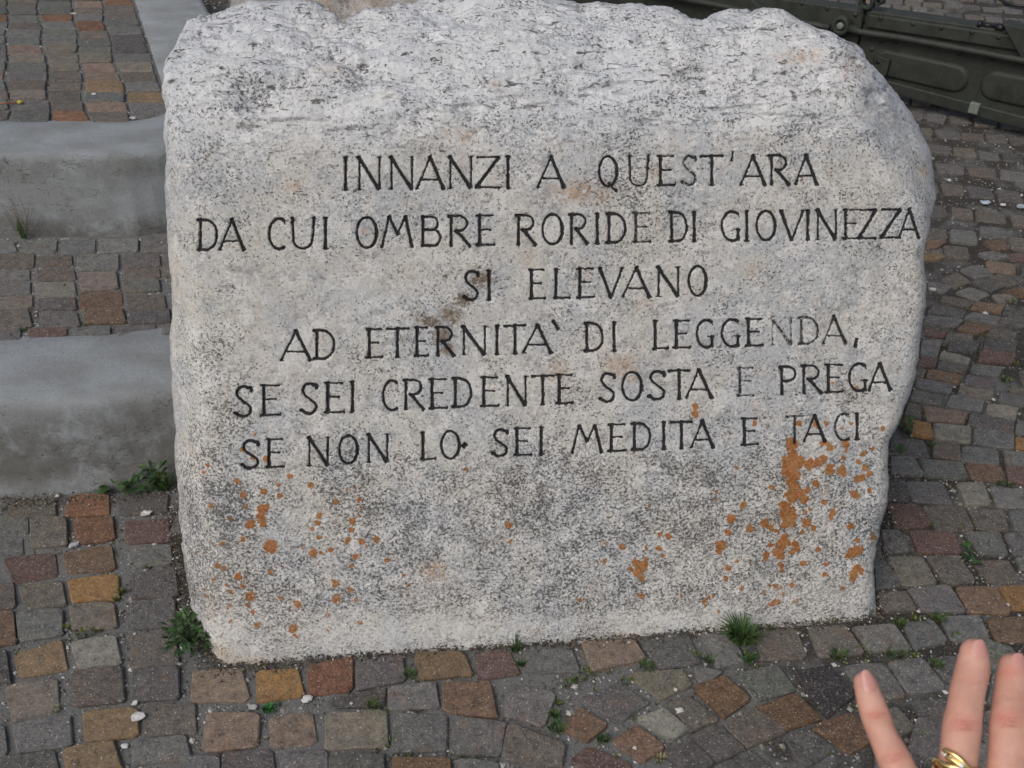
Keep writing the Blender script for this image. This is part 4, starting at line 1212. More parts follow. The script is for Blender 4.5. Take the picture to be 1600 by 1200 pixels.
# small bracket with hole, worn tab, handle bolt, right-hand bracket
u, w = gpx(1378, 102, 0.02)
mb = MB(); mb.prism([G3(u - .03, w - .035, .03), G3(u + .028, w - .035, .03), G3(u + .03, w + .03, .03), G3(u - .02, w + .035, .03)], [G3(u - .03, w - .035, .0), G3(u + .028, w - .035, .0), G3(u + .03, w + .03, .0), G3(u - .02, w + .035, .0)])
gpart(mb, 'drilled_bracket', M['olive'])
u, w = gpx(1372, 97, 0.03); mb = MB(); mb.tube([G3(u, w, 0.02), G3(u, w, 0.0315)], 0.0075, 12); gpart(mb, 'bolt_hole_disc', M['dark'], True)  # solid dark disc painted in for the shade inside a hole
u, w = gpx(1521, 170, 0.02); mb = MB(); mb.prism([G3(u - .018, w - .02, .02), G3(u + .018, w - .02, .02), G3(u + .018, w + .02, .02), G3(u - .018, w + .02, .02)], [G3(u - .018, w - .02, .0), G3(u + .018, w - .02, .0), G3(u + .018, w + .02, .0), G3(u - .018, w + .02, .0)])
gpart(mb, 'end_tab', M['tab'])
a, b = gpx(1527, 38, 0.0), gpx(1568, 46, 0.0)
mb = MB(); mb.tube([G3(a[0], a[1], -.01), G3(a[0] + .012, a[1], -.01), G3(a[0] + .013, a[1] - .001, -.01), G3(b[0] - .03, b[1], -.01), G3(b[0] - .03, b[1], -.01), G3(b[0], b[1], -.01)], [0.014, 0.014, 0.008, 0.008, .014, .014], 10)
gpart(mb, 'locking_pin', M['dark'], True)
a, b, c_, d_ = gpx(1566, 36, .03), gpx(1620, 48, .03), gpx(1620, 110, .03), gpx(1596, 90, .03)
mb = MB(); mb.prism([G3(*q, .034) for q in (d_, c_, b, a)], [G3(*q, -.03) for q in (d_, c_, b, a)])
gpart(mb, 'corner_bracket', M['olive'])
# thin hose hanging at the seam
mb = MB(); pts = [gpx(x, y, .02) for x, y in [(1341, 5), (1347, 13), (1350, 24), (1350, 38)]]
mb.tube([G3(*q, .02) for q in pts], [0.0025, .0025, .003, .004], 6); gpart(mb, 'hose', M['dark'], True)
# cross piece and gusset of the trail, seen over the stone
mb = MB()
q = [gpx(x, y, 0.03) for x, y in [(1112, 16), (1200, 20), (1165, -8), (1140, -8)]]
mb.prism([G3(*p, .032) for p in q], [G3(*p, .0) for p in q]); gpart(mb, 'gusset', M['olive'])

# black cable on the paving at the far right
pts = [at_z(x, y, 0.008) for x, y in [(1545, -8), (1560, -2), (1575, 5), (1590, 9), (1612, 11), (1650, 8)]]
mb = MB(); mb.tube(pts, 0.008, 8)
tag(mb.build('cable', M['cable'], None, True), 'thin black cable curving over the paving beyond the gun trail', 'cable')

# ------------------------------------------------------------------ grit in the joints
def grit(n, occ, z, region, seed, onstone=0.2, sz=(0.0012, 0.0036)):
    R = np.random.default_rng(seed)
    out = []
    while len(out) < n:
        x = R.uniform(region[0], region[1], 4000); y = R.uniform(region[2], region[3], 4000)
        i = ((x - OX0) / OCC_RES).astype(int); j = ((y - OY0) / OCC_RES).astype(int)
        oc = occ.g[np.clip(i, 0, ONX - 1), np.clip(j, 0, ONY - 1)]
        keepm = (~oc) | (R.random(4000) < onstone * 0.25)
        for a, b, o in zip(x[keepm], y[keepm], oc[keepm]):
            out.append((a, b, z + (0.002 if o else -0.006), o))
    out = out[:n]
    base8 = np.array([(1, 0, 0), (0, 1, 0), (-1, 0, 0), (0, -1, 0), (0, 0, .7), (0, 0, -.6)])
    fc = np.array([(0, 1, 4), (1, 2, 4), (2, 3, 4), (3, 0, 4), (1, 0, 5), (2, 1, 5), (3, 2, 5), (0, 3, 5)])
    V = []; C = []
    for (a, b, c, o) in out:
        r = R.uniform(*sz) ** 1.0 * (0.6 if o else 1) * (1 + 1.2 * (R.random() < .06))
        t = R.uniform(0, 6.28); ca, sa = math.cos(t), math.sin(t)
        bb = base8 * R.uniform(.7, 1.2, (6, 3)) * r
        V.append(np.column_stack([bb[:, 0] * ca - bb[:, 1] * sa + a, bb[:, 0] * sa + bb[:, 1] * ca + b, bb[:, 2] + c]))
        k = R.random()
        col = (.46, .45, .43) if k < .14 else ((.24, .23, .22) if k < .62 else (.10, .09, .08))
        C.append(np.tile(col, (6, 1)))
    V = np.concatenate(V)
    F = (fc[None] + 6 * np.arange(n)[:, None, None]).reshape(-1)
    return V, F, np.concatenate(C)


def merge(parts, name, mat):
    off = 0; vs, fs, cs = [], [], []
    for V, F, C in parts:
        vs.append(V); fs.append(F + off); cs.append(C); off += len(V)
    return mesh_np(name, np.concatenate(vs), np.concatenate(fs), 3, mat, None, False, {'col': np.concatenate(cs)})


def crumbs(n, line, wid, seed):
    R = np.random.default_rng(seed); L = np.array([at_z(x, y)[:2] for x, y in line])
    seg = np.r_[0, np.cumsum(np.hypot(*np.diff(L, axis=0).T))]
    base8 = np.array([(1, 0, 0), (0, 1, 0), (-1, 0, 0), (0, -1, 0), (0, 0, .8), (0, 0, -.6)])
    fc = np.array([(0, 1, 4), (1, 2, 4), (2, 3, 4), (3, 0, 4), (1, 0, 5), (2, 1, 5), (3, 2, 5), (0, 3, 5)])
    V = []; C = []
    for _ in range(n):
        t = R.uniform(0, seg[-1]); q = np.array([np.interp(t, seg, L[:, 0]), np.interp(t, seg, L[:, 1])]) + R.normal(0, wid, 2) - np.array([0, wid * .6])
        r = R.uniform(.0008, .0034)
        V.append(base8 * R.uniform(.5, 1.3, (6, 3)) * r * np.array([1, 1, .7]) + np.array([q[0], q[1], R.uniform(-.004, .003)]))
        k = R.random(); C.append(np.tile((.42, .41, .38) if k < .07 else ((.10, .085, .065) if k < .4 else ((.05, .042, .034) if k < .9 else (.17, .13, .09))), (6, 1)))
    return np.concatenate(V), (fc[None] + 6 * np.arange(n)[:, None, None]).reshape(-1), np.concatenate(C)


parts = [crumbs(2300, [(366, 1040), (553, 1023), (673, 1012), (825, 1001), (1001, 994), (1132, 979), (1240, 976), (1320, 966), (1368, 965)], .0085, 71),
         crumbs(1900, [(272, 790), (280, 850), (292, 930), (312, 985), (350, 1040)], .013, 72), crumbs(650, [(0, 782), (100, 780), (200, 772), (270, 768)], .011, 73),
         crumbs(700, [(1372, 960), (1378, 890), (1395, 800), (1397, 720)], .009, 74),
         grit(13000, occ0, 0.0, (-1.15, 1.05, 0.72, 1.62), 1), grit(6000, occ0, 0.0, (0.6, 2.6, 1.2, 3.6), 2, 0.35, (.0015, .004)),
         grit(3000, occ1, Z1, (-1.6, -0.6, 1.84, 2.30), 3), grit(2500, occ2, Z2, (-2.6, -0.95, 2.6, 4.2), 4, 0.3, (.0018, .0045))]
# rubble along the left flank of the stone
Rg = np.random.default_rng(9)
tag(merge(parts, 'gravel', M['grit']), 'pale grit and crumbs lying in the paving joints', kind='stuff')


def chip(px_, py_, w_px, z, label, col=(.52, .515, .50), asp=0.7, ang=0.0, seed=0):
    R = random.Random(seed + int(px_))
    p = at_z(px_, py_, z)
    zc = (p - CAM) @ np.array([0, CT, -ST])
    r = w_px / 2 / FPX * zc
    bm = bmesh.new(); bmesh.ops.create_icosphere(bm, subdivisions=2, radius=1)
    for v in bm.verts: v.co = Vector([math.copysign(abs(c) ** .6, c) for c in v.co])
    V = np.array([v.co[:] for v in bm.verts]); F = np.array([[v.index for v in f.verts] for f in bm.faces]).ravel(); bm.free()
    V = V * .82 * (1 + 0.6 * fbm(V[:, 0] * 1.7 + R.random() * 50, V[:, 1] * 1.7 + V[:, 2], 140, 3))[:, None]
    V = V * np.array([r, r * asp * 1.1, r * .34])
    ca, sa = math.cos(ang), math.sin(ang)
    V = np.column_stack([V[:, 0] * ca - V[:, 1] * sa, V[:, 0] * sa + V[:, 1] * ca, V[:, 2]])
    o = mesh_np('stone_chip', V, F, 3, M['grit'], None, False, {'col': np.tile(col, (len(V), 1))})
    o.location = (p[0], p[1], z + r * 0.22)
    tag(o, label, 'stone chip', 'white stone chips on the paving')


chip(230, 803, 19, 0.0, 'white chip above the dark rust paving stone left of the inscribed stone', asp=.55)
chip(118, 852, 20, -0.003, 'long grey chip in the joint under the rust paving stone', (.33, .33, .34), .45, .4)
chip(217, 1121, 24, 0.002, 'largest white chip, at the corner of an ochre paving stone', asp=.7, ang=.5)
chip(211, 1099, 12, -0.002, 'small white chip just above the largest white chip', asp=.8)
chip(479, 1093, 20, -0.002, 'ragged white chip below the rust red paving stone', asp=.65)
chip(395, 1106, 14, -0.003, 'rounded grey pebble beside a green moss tuft', (.33, .34, .33), .7)
chip(285, 1011, 8, 0.01, 'small white chip among the leaves of the weed', asp=1.2)
chip(1062, 1111, 15, 0.002, 'flat white chip on the grey stone with an orange spot', asp=.5)
chip(195, 1167, 13, -0.002, 'white crumb in the wide joint above the front edge', asp=.7)
chip(90, 775, 7, 0.0, 'tiny pale pebble at the foot of the step', asp=.8)
chip(1457, 453, 13, 0.0, 'pale sliver beside the right flank of the inscribed stone', asp=.4, ang=-.5)
chip(1567, 321, 11, 0.0, 'white chip on the far paving right of the inscribed stone', asp=.6)
chip(1539, 318, 17, 0.0, 'flat bluish chip on the far paving', (.42, .50, .58), .6)
chip(1594, 323, 15, 0.0, 'grey-blue pebble at the far right of the paving', (.35, .38, .42), .7)
chip(1482, 282, 8, 0.0, 'small buff pebble below the gun trail', (.5, .48, .42), .8)
chip(1438, 239 + 0, 0.5, 0.0, 'crumb beside the stone', asp=.8) if False else None
chip(1572, 945, 9, -0.002, 'white pebble in the joint left of the ochre paving stone at the right', asp=.9)
chip(1552, 625, 7, 0.0, 'white crumb between two grey paving stones right of the stone', asp=.9)
chip(1055, 1078, 6, 0.0, 'tiny white crumb near the corner of four paving stones', asp=.9)
chip(1435, 1140 - 12, 12, -0.002, 'pale crumb in the moss between the little finger and ring finger', asp=.8)
chip(208, 185, 11, Z2, 'white chip at the edge of the upper paving above the step', asp=.5)
chip(147, 148, 9, Z2, 'small white chip between upper paving stones', asp=.6)
chip(115, 22, 10, Z2, 'white streak-like chip on the topmost paving', asp=.4)


# ------------------------------------------------------------------ plants
def blades(mb, c, n, h, spread, seed, cols, wid=0.0014, zbase=None):
    R = random.Random(seed)
    for _ in range(n):
        a = R.uniform(0, 2 * math.pi); rr = spread * math.sqrt(R.random()) * .6
        b = Vector((c[0] + rr * math.cos(a), c[1] + rr * math.sin(a) * .7, c[2]))
        a2 = a + R.uniform(-.8, .8); L = h * R.uniform(.45, 1.1); lean = R.uniform(.15, .9)
        d = Vector((math.cos(a2), math.sin(a2), 0)); s = Vector((-d.y, d.x, 0)) * wid * R.uniform(.6, 1.3)
        p0, p1 = b, b + d * (L * lean * .35) + Vector((0, 0, L * .55))
        p2 = b + d * (L * lean) + Vector((0, 0, L * (1 - .35 * lean)))
        col = cols[R.randrange(len(cols))]; k = R.uniform(.75, 1.25); col = tuple(x * k for x in col)
        mb.add([p0 - s, p0 + s, p1 + s * .8, p1 - s * .8, p2], [[0, 1, 2, 3], [3, 2, 4]], col)


GR = [(.040, .085, .022), (.055, .11, .03), (.030, .065, .02), (.085, .12, .04)]
DRY = [(.30, .25, .13), (.22, .19, .10)]


def tuft(px_, py_, n, h, spread, label, seed, z=-0.004, cols=GR, wid=.0013, group='grass tufts growing in the paving joints'):
    p = at_z(px_, py_, z)
    mb = MB(); blades(mb, (0, 0, 0), n, h, spread, seed, cols, wid)
    o = mb.build('grass_tuft', M['grass'], None, False, attr=True)
    o.location = tuple(p)
    return tag(o, label, 'grass tuft', group)


tuft(1157, 1000, 260, .050, .034, 'largest bright green grass tuft at the foot of the inscribed stone', 1)
tuft(1166, 1030, 60, .018, .022, 'low leafy fringe directly below the largest grass tuft', 21)
tuft(806, 1018, 34, .034, .012, 'thin grass tuft against the stone foot beside the reddish paving stone', 2)
tuft(815, 1040, 30, .018, .010, 'small green wisp below the thin tuft at the stone foot', 22)
tuft(583, 1106, 34, .024, .012, 'pale spiky grass tuft in the joint under the purple-grey stone', 3, cols=GR + [(.16, .2, .07)])
tuft(640, 1055, 46, .014, .016, 'small grass tuft between two stones left of the rust stone', 4)
tuft(420, 1110, 110, .012, .015, 'round green moss-like tuft beside the ragged white chip', 5, cols=[(.03, .12, .03), (.04, .16, .04)])
tuft(1308, 1028, 70, .022, .020, 'grass tuft above the very dark paving stone', 6)
tuft(1395, 1024, 70, .014, .030, 'grass strip in the joint above the little finger', 7)
tuft(1462, 1040, 70, .016, .016, 'grass tuft in the joint left of the ring fingertip', 8)
tuft(1405, 976, 60, .014, .016, 'grass tuft right of the stone foot, nearest its corner', 9)
tuft(1468, 970, 70, .016, .018, 'grass tuft further right of the stone foot', 10)
tuft(1352, 962, 50, .022, .012, 'grey-green tuft tucked under the right corner of the stone', 11, cols=[(.05, .08, .04), (.09, .12, .07)])
tuft(870, 1140, 80, .016, .022, 'grass tuft beside the brown-grey wedge stone', 12)
tuft(868, 1120, 60, .020, .012, 'grass wisp above the tuft by the wedge stone', 13)
tuft(942, 1158, 50, .016, .014, 'grass tuft between the rust stone and red stone at the front', 14)
tuft(1030, 1185, 40, .014, .014, 'yellowish dry tuft at the front edge', 15, cols=DRY)
tuft(1443, 1152, 60, .010, .016, 'yellow-green moss tuft between the little and ring fingers', 16, cols=[(.12, .17, .04), (.07, .13, .03)])
tuft(1570, 757, 46, .014, .026, 'grass strip at the right, above a grey paving stone', 17)
tuft(1455, 697, 30, .016, .012, 'grass tuft beside the ochre stone at the right flank', 18)
tuft(1572, 595, 50, .014, .024, 'mossy tuft on the far paving at the right', 19, cols=GR + DRY)
tuft(1578, 473, 30, .014, .020, 'green tuft behind the reddish stone on the far paving', 20)
tuft(1455, 405, 24, .014, .014, 'dark green tuft at the right flank of the inscribed stone', 23)
tuft(1108, 1032, 50, .013, .018, 'green strip under the dark brown paving stone', 24)
tuft(1010, 1043, 60, .012, .024, 'green strip under the speckled tan paving stone', 25)
tuft(255, 762, 110, .045, .030, 'dark grass clump where the step meets the inscribed stone', 26, z=0.0, cols=[(.03, .07, .02), (.04, .09, .025), (.07, .09, .03)])

# wispy grass on the lower step
tg = tuft(38, 372, 7, .085, .012, 'tall wispy grass seedling growing at the foot of the upper step', 27, z=Z1, cols=[(.05, .10, .03)], wid=.0026, group='grass growing on the step')
mb = MB()
Rw = random.Random(8)
for k in range(16):
    a = Rw.uniform(0, 6.28); b = Vector((Rw.uniform(-.02, .02), 0, .02))
    e = b + Vector((math.cos(a) * .05 * Rw.random(), math.sin(a) * .01, Rw.uniform(.05, .11)))
    mb.tube([b, (b + e) / 2 + Vector((.004, 0, .004)), e], [.0006, .0005, .0003], 4, False, (.14, .12, .07))
    for j in range(5):
        q = b.lerp(e, .6 + .09 * j) + Vector((Rw.uniform(-.008, .008), 0, Rw.uniform(-.004, .006)))
        mb.add([q, q + Vector((.003, 0, .001)), q + Vector((.001, 0, .004))], [[0, 1, 2]], (.17, .13, .09))
o = mb.build('seed_head', M['grass'], tg, False, attr=True)


def leaf_mesh(name, L, W, lobes=0, seed=0, curl=.25):
    R = random.Random(seed); n = 9
    vs, fs = [], []
    for i in range(n + 1):
        t = i / n
        w = W * math.sin(math.pi * min(1, t * 1.02) ** .8) * (1 - .15 * t) + .0004
        if lobes: w *= 1 - .42 * (0.5 + 0.5 * math.cos(t * lobes * 2 * math.pi))
        y = L * t; z = curl * L * math.sin(t * 2.2) * .45 - curl * L * t * t * .5
        vs += [(-w, y, z + w * .25), (0, y, z), (w, y, z + w * .25)]
    for i in range(n):
        for j in range(2):
            a = i * 3 + j; fs.append([a, a + 1, a + 4, a + 3])
    me = bpy.data.meshes.new(name); me.from_pydata(vs, [], fs); me.update()
    me.polygons.foreach_set('use_smooth', [True] * len(fs)); me.materials.append(M['leaf'])
    return me


LEAF_L = [leaf_mesh('leaf', .034, .0085, 3, 1), leaf_mesh('leaf', .040, .010, 4, 2), leaf_mesh('leaf', .028, .008, 3, 3, .4)]
LEAF_R = [leaf_mesh('leaf', .026, .010, 0, 4), leaf_mesh('leaf', .020, .0065, 0, 5, .4)]


def weed(px_, py_, n, r, label, seed, kinds, z=0.0, sc=1.0, hgt=.02, squash=1.0):
    p = at_z(px_, py_, z); R = random.Random(seed)
    root = empty('weed', tuple(p)); tag(root, label, 'weed')
    for k in range(n):
        me = kinds[R.randrange(len(kinds))]
        o = bpy.data.objects.new('leaf', me); link(o, root)
        a = R.uniform(0, 2 * math.pi) if n > 6 else k * 2 * math.pi / n + R.uniform(-.3, .3)
        rr = r * math.sqrt(R.random()) * .75
        o.location = (rr * math.cos(a), rr * math.sin(a) * squash, R.uniform(.002, hgt))
        o.rotation_euler = (R.uniform(-.15, .75), R.uniform(-.5, .5), a - math.pi / 2 + R.uniform(-.7, .7))
        s = sc * R.uniform(.6, 1.1); o.scale = (s, s, s)
    mb = MB()
    for k in range(max(3, n // 5)):
        a = R.uniform(0, 6.28); mb.tube([(0, 0, -.004), (r * .35 * math.cos(a), r * .35 * math.sin(a), hgt * .5)], [.0012, .0009], 5)
    mb.build('stem', M['leaf'], root, True)
    return root


weed(300, 1002, 150, .054, 'leafy dark green weed at the lower left corner of the inscribed stone', 1, LEAF_L + LEAF_R, 0.0, .60, .042)
weed(178, 764, 7, .020, 'broad flat round-leaved weed at the foot of the lower step', 2, LEAF_R, 0.002, 1.05, .010)
weed(215, 764, 30, .036, 'spreading small-leaved weed along the foot of the lower step', 3, LEAF_R + LEAF_L[:1], 0.0, .75, .022, .5)
weed(247, 755, 34, .026, 'upright green weed in the corner between step and stone', 4, LEAF_L, 0.0, .7, .045, .6)
weed(1512, 862, 8, .016, 'bright green seedling growing between paving stones right of the stone', 5, LEAF_R, -.003, .95, .012)
weed(1518, 882, 5, .008, 'small seedling just below the bright green one', 6, LEAF_R, -.003, .7, .008)
weed(1172, 1032, 4, .006, 'single round-leaved sprout below the big grass tuft', 7, LEAF_R, -.003, .7, .006)
weed(1412, 668, 22, .026, 'dark leafy weed against the right flank of the inscribed stone', 8, LEAF_R, -.002, .7, .02)
weed(1400, 705, 9, .018, 'small dark weed lower on the right flank of the stone', 9, LEAF_R, -.002, .6, .012)

# moss as ground cover in the joints
mb = MB(); Rm = random.Random(77)
MOSS = [(.06, .10, .025), (.09, .13, .03), (.15, .16, .04), (.045, .08, .02)]
for (x, y, n, r) in [(190, 925, 60, .016), (182, 938, 40, .010), (103, 982, 30, .010), (132, 990, 60, .030), (152, 985, 30, .014), (232, 886, 30, .018), (90, 1110, 20, .012), (130, 894, 14, .010), (585, 1120, 30, .012), (652, 1108, 50, .018), (608, 1160, 40, .016),
                     (636, 1180, 40, .022), (715, 1182, 30, .022), (750, 1182, 20, .014), (600, 1118, 40, .010), (872, 1100, 30, .012), (890, 1068, 40, .03), (918, 1052, 40, .026), (905, 1062, 30, .02), (1086, 1023, 40, .014), (980, 1066, 30, .02), (985, 1120, 20, .016),
                     (1186, 1162, 24, .022), (1210, 1105, 14, .01), (1352, 1020, 30, .03), (1420, 1026, 40, .03), (1465, 1042, 30, .012), (1340, 1108, 16, .01), (1430, 970, 30, .02), (1495, 995, 30, .016), (1540, 960, 24, .014), (1590, 735, 16, .016), (1450, 822, 14, .02), (1500, 826, 16, .014),
                     (1520, 640, 10, .02), (1588, 570, 24, .03), (1530, 555, 20, .02), (1540, 525, 16, .02), (1496, 595, 14, .014), (730, 1006, 24, .02), (690, 1012, 24, .03), (1200, 985, 30, .014), (840, 1000, 24, .03), (1300, 972, 20, .02), (35, 517, 26, .014), (135, 507, 20, .016), (5, 20, 20, .03), (28, 30, 14, .02),
                     (1480, 520, 14, .02), (1440, 310, 20, .05), (1540, 310, 20, .04), (1555, 500, 10, .02), (1430, 210, 14, .04)]:
    zz = Z1 if (x < 260 and 370 < y < 530) else (Z2 if x < 260 and y < 190 else 0.0)
    p = at_z(x, y, zz - .005)
    blades(mb, p, n, .009, r, Rm.randrange(9999), MOSS, .0014)
# random small growth in the joints near the camera
cnt = 0
while cnt < 520:
    x, y = Rm.uniform(-1.1, 1.6), Rm.uniform(.75, 2.4)
    i, j = int((x - OX0) / OCC_RES), int((y - OY0) / OCC_RES)
    if occ0.g[i, j] or inside(STONE_FOOT, (x, y)) or tier_off((x, y)) < OFF1 + .30: continue
    if fbm(np.array([x * 3.0]), np.array([y * 3.0]), 160, 3)[0] < .02: cnt += .2; continue
    blades(mb, (x, y, -.007), Rm.randint(4, 10), .007, .007, Rm.randrange(9999), MOSS + DRY, .0012); cnt += 1
tag(mb.build('moss', M['grass'], None, False, attr=True), 'moss and tiny weeds filling the joints between the paving stones', kind='stuff')

# dead leaf with stalk on the upper paving, left
mb = MB(); a, b = at_z(0, 162, Z2 + .004), at_z(27, 160, Z2 + .004); c = at_z(36, 159, Z2 + .006)
mb.tube([a + np.array([-.03, 0, 0]), a, b], .0022, 5, True, (.30, .13, .06)); mb.tube([b, (b + c) / 2, c], [.003, .007, .003], 6, True, (.42, .34, .06))
tag(mb.build('fallen_stalk', M['grass'], None, True, attr=True), 'fallen reddish stalk with a yellow tip on the upper paving', 'dead plant')

# ------------------------------------------------------------------ the hand
def cr(P, n):
    P = np.array(P, float); out = []
    Q = np.vstack([2 * P[0] - P[1], P, 2 * P[-1] - P[-2]])
    for i in range(1, len(Q) - 2):
        for k in range(n):
            t = k / n
            out.append(0.5 * ((2 * Q[i]) + (-Q[i - 1] + Q[i + 1]) * t + (2 * Q[i - 1] - 5 * Q[i] + 4 * Q[i + 1] - Q[i + 2]) * t * t + (-Q[i - 1] + 3 * Q[i] - 3 * Q[i + 1] + Q[i + 2]) * t ** 3))
    out.append(Q[-2]); return np.array(out)


FWD = np.array([0, CT, -ST]); UPC = np.array([0, ST, CT]); RT = np.array([1.0, 0, 0])
HV, HF = [], []


def loft(spec, sub=6, m=20, tip=True):
    """spec rows: px, py, depth, half width px, thickness ratio. first row = tip"""
    A = cr(spec, sub)
    C3 = at_depth(A[:, 0], A[:, 1], A[:, 2][:, None]); R = A[:, 3] / FPX * A[:, 2]
    rings = []; n = len(A)
    for i in range(n):
        d = C3[min(i + 1, n - 1)] - C3[max(i - 1, 0)]; d /= np.linalg.norm(d)
        side = np.cross(d, FWD); side /= np.linalg.norm(side); dep = np.cross(side, d)
        rings.append((C3[i], side, dep, R[i], R[i] * A[i, 4]))
    def surf(fi, ang):
        i = int(min(fi, n - 1.001)); t = fi - i; a, b = rings[i], rings[i + 1]
        c, s, p, rw, rd = [a[k] * (1 - t) + b[k] * t for k in range(5)]
        sgn = -1 if (p @ FWD) > 0 else 1     # towards the camera
        return c + s * rw * math.sin(ang) + sgn * p * rd * math.cos(ang)
    base = sum(len(v) for v in HV); vs = []; fs = []
    d0 = C3[0] - C3[1]; d0 /= np.linalg.norm(d0)
    if tip:
        pre = []
        for k in range(1, 6):
            t = k / 6 * math.pi / 2
            pre.append((math.cos(t), math.sin(t)))
        c, s, p, rw, rd = rings[0]
        vs.append(c + d0 * rw * .95)
        for (ct, stt) in pre:
            for k in range(m):
                a = 2 * math.pi * k / m; vs.append(c + d0 * rw * .95 * ct + s * rw * stt * math.cos(a) + p * rd * stt * math.sin(a))
        first = 1
    else:
        vs.append(C3[0]); first = 1; pre = []
    for (c, s, p, rw, rd) in rings:
        for k in range(m):
            a = 2 * math.pi * k / m; vs.append(c + s * rw * math.cos(a) + p * rd * math.sin(a))
    nr = len(pre) + n
    for k in range(m): fs.append((base, base + 1 + (k + 1) % m, base + 1 + k))
    for j in range(nr - 1):
        for k in range(m):
            a = base + 1 + j * m + k; b = base + 1 + j * m + (k + 1) % m
            fs.append((a, b, b + m)); fs.append((a, b + m, a + m))
    vs.append(C3[-1]); e = base + len(vs) - 1
    for k in range(m): fs.append((e, base + 1 + (nr - 1) * m + k, base + 1 + (nr - 1) * m + (k + 1) % m))
    HV.append(np.array(vs)); HF.append(np.array(fs))
    return surf, sub


little, sb = loft([(1352, 1066, .452, 18, .85), (1357, 1085, .450, 20.5, .82), (1368, 1118, .446, 23.5, .86), (1380, 1150, .440, 23, .86), (1397, 1186, .434, 27, .88), (1412, 1225, .430, 29, .88), (1430, 1290, .428, 34, .8), (1450, 1370, .428, 40, .7)])
ringf, _ = loft([(1522, 1019, .440, 22, .85), (1520, 1045, .438, 26.5, .82), (1513, 1075, .434, 27, .86), (1508, 1105, .430, 27.5, .86), (1503, 1138, .427, 30, .88), (1499, 1175, .425, 29, .87), (1495, 1215, .423, 31, .86), (1495, 1290, .423, 36, .8), (1505, 1370, .425, 42, .7)])
midf, _ = loft([(1583, 1042, .440, 22, .85), (1582, 1068, .437, 26, .82), (1580, 1098, .433, 28, .86), (1577, 1135, .428, 30, .88), (1574, 1175, .425, 29, .87), (1574, 1215, .422, 33, .86), (1572, 1285, .421, 38, .8), (1575, 1370, .424, 44, .7)])
index, _ = loft([(1668, 1050, .432, 21, .85), (1660, 1075, .430, 26, .83), (1650, 1105, .427, 28, .86), (1640, 1145, .424, 31, .88), (1636, 1190, .421, 31, .87), (1640, 1240, .419, 33, .86), (1650, 1300, .419, 38, .8), (1645, 1380, .423, 44, .7)])
loft([(1850, 1385, .400, 27, .82), (1835, 1420, .402, 31, .82), (1810, 1465, .406, 34, .85), (1775, 1520, .412, 40, .85), (1725, 1590, .420, 55, .8), (1650, 1650, .425, 60, .7)])
loft([(1545, 1330, .425, 120, .28), (1550, 1400, .426, 145, .27), (1558, 1500, .427, 140, .30), (1575, 1600, .428, 118, .36), (1590, 1690, .426, 92, .52), (1610, 1800, .420, 90, .62), (1650, 1950, .405, 100, .72), (1700, 2120, .385, 112, .8)], tip=False)
V = np.concatenate(HV); F = np.concatenate(HF)
tmp = mesh_np('tmp_hand', V, F.ravel(), 3, None)
mod = tmp.modifiers.new('r', 'REMESH'); mod.mode = 'VOXEL'; mod.voxel_size = 0.0009; mod.use_smooth_shade = True
mod2 = tmp.modifiers.new('s', 'SMOOTH'); mod2.iterations = 8; mod2.factor = 0.5
dg = bpy.context.evaluated_depsgraph_get()
me = bpy.data.meshes.new_from_object(tmp.evaluated_get(dg))
bpy.data.objects.remove(tmp)
nv = len(me.vertices); co = np.zeros(nv * 3, np.float32); me.vertices.foreach_get('co', co); co = co.reshape(-1, 3)
no = np.zeros(nv * 3, np.float32); me.vertices.foreach_get('normal', no); no = no.reshape(-1, 3)
# project vertices to the photo plane for creases and flush
rel = co - CAM; zc = rel @ FWD
vx = 800 + FPX * rel[:, 0] / zc; vy = 600 - FPX * (rel @ UPC) / zc
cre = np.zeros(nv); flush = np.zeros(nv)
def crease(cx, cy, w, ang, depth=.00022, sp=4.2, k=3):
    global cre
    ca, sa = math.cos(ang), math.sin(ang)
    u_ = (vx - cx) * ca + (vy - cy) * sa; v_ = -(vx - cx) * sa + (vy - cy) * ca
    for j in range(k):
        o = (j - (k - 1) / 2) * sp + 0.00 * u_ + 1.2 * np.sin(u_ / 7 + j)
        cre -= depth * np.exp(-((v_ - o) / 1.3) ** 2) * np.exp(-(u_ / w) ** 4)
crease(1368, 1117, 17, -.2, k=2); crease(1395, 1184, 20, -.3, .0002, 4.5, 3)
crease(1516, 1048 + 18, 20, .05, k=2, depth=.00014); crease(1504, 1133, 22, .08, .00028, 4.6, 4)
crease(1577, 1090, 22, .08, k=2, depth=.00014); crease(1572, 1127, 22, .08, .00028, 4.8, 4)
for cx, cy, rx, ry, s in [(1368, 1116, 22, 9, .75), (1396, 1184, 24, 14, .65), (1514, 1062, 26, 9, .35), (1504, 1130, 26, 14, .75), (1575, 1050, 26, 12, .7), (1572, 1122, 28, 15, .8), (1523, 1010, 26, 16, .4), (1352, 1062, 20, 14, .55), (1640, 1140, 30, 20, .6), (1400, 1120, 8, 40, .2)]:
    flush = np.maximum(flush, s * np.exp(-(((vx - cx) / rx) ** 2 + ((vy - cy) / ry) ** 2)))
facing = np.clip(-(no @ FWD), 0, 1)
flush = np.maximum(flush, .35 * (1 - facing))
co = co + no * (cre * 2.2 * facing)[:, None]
fold_shade = np.clip(-cre / .00028, 0, 1) * .5 * facing  # shade in the finger creases, painted as darker skin
me.vertices.foreach_set('co', co.astype(np.float32).ravel())
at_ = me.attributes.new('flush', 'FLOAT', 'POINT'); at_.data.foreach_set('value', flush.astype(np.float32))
at_ = me.attributes.new('fold_shade', 'FLOAT', 'POINT'); at_.data.foreach_set('value', fold_shade.astype(np.float32))
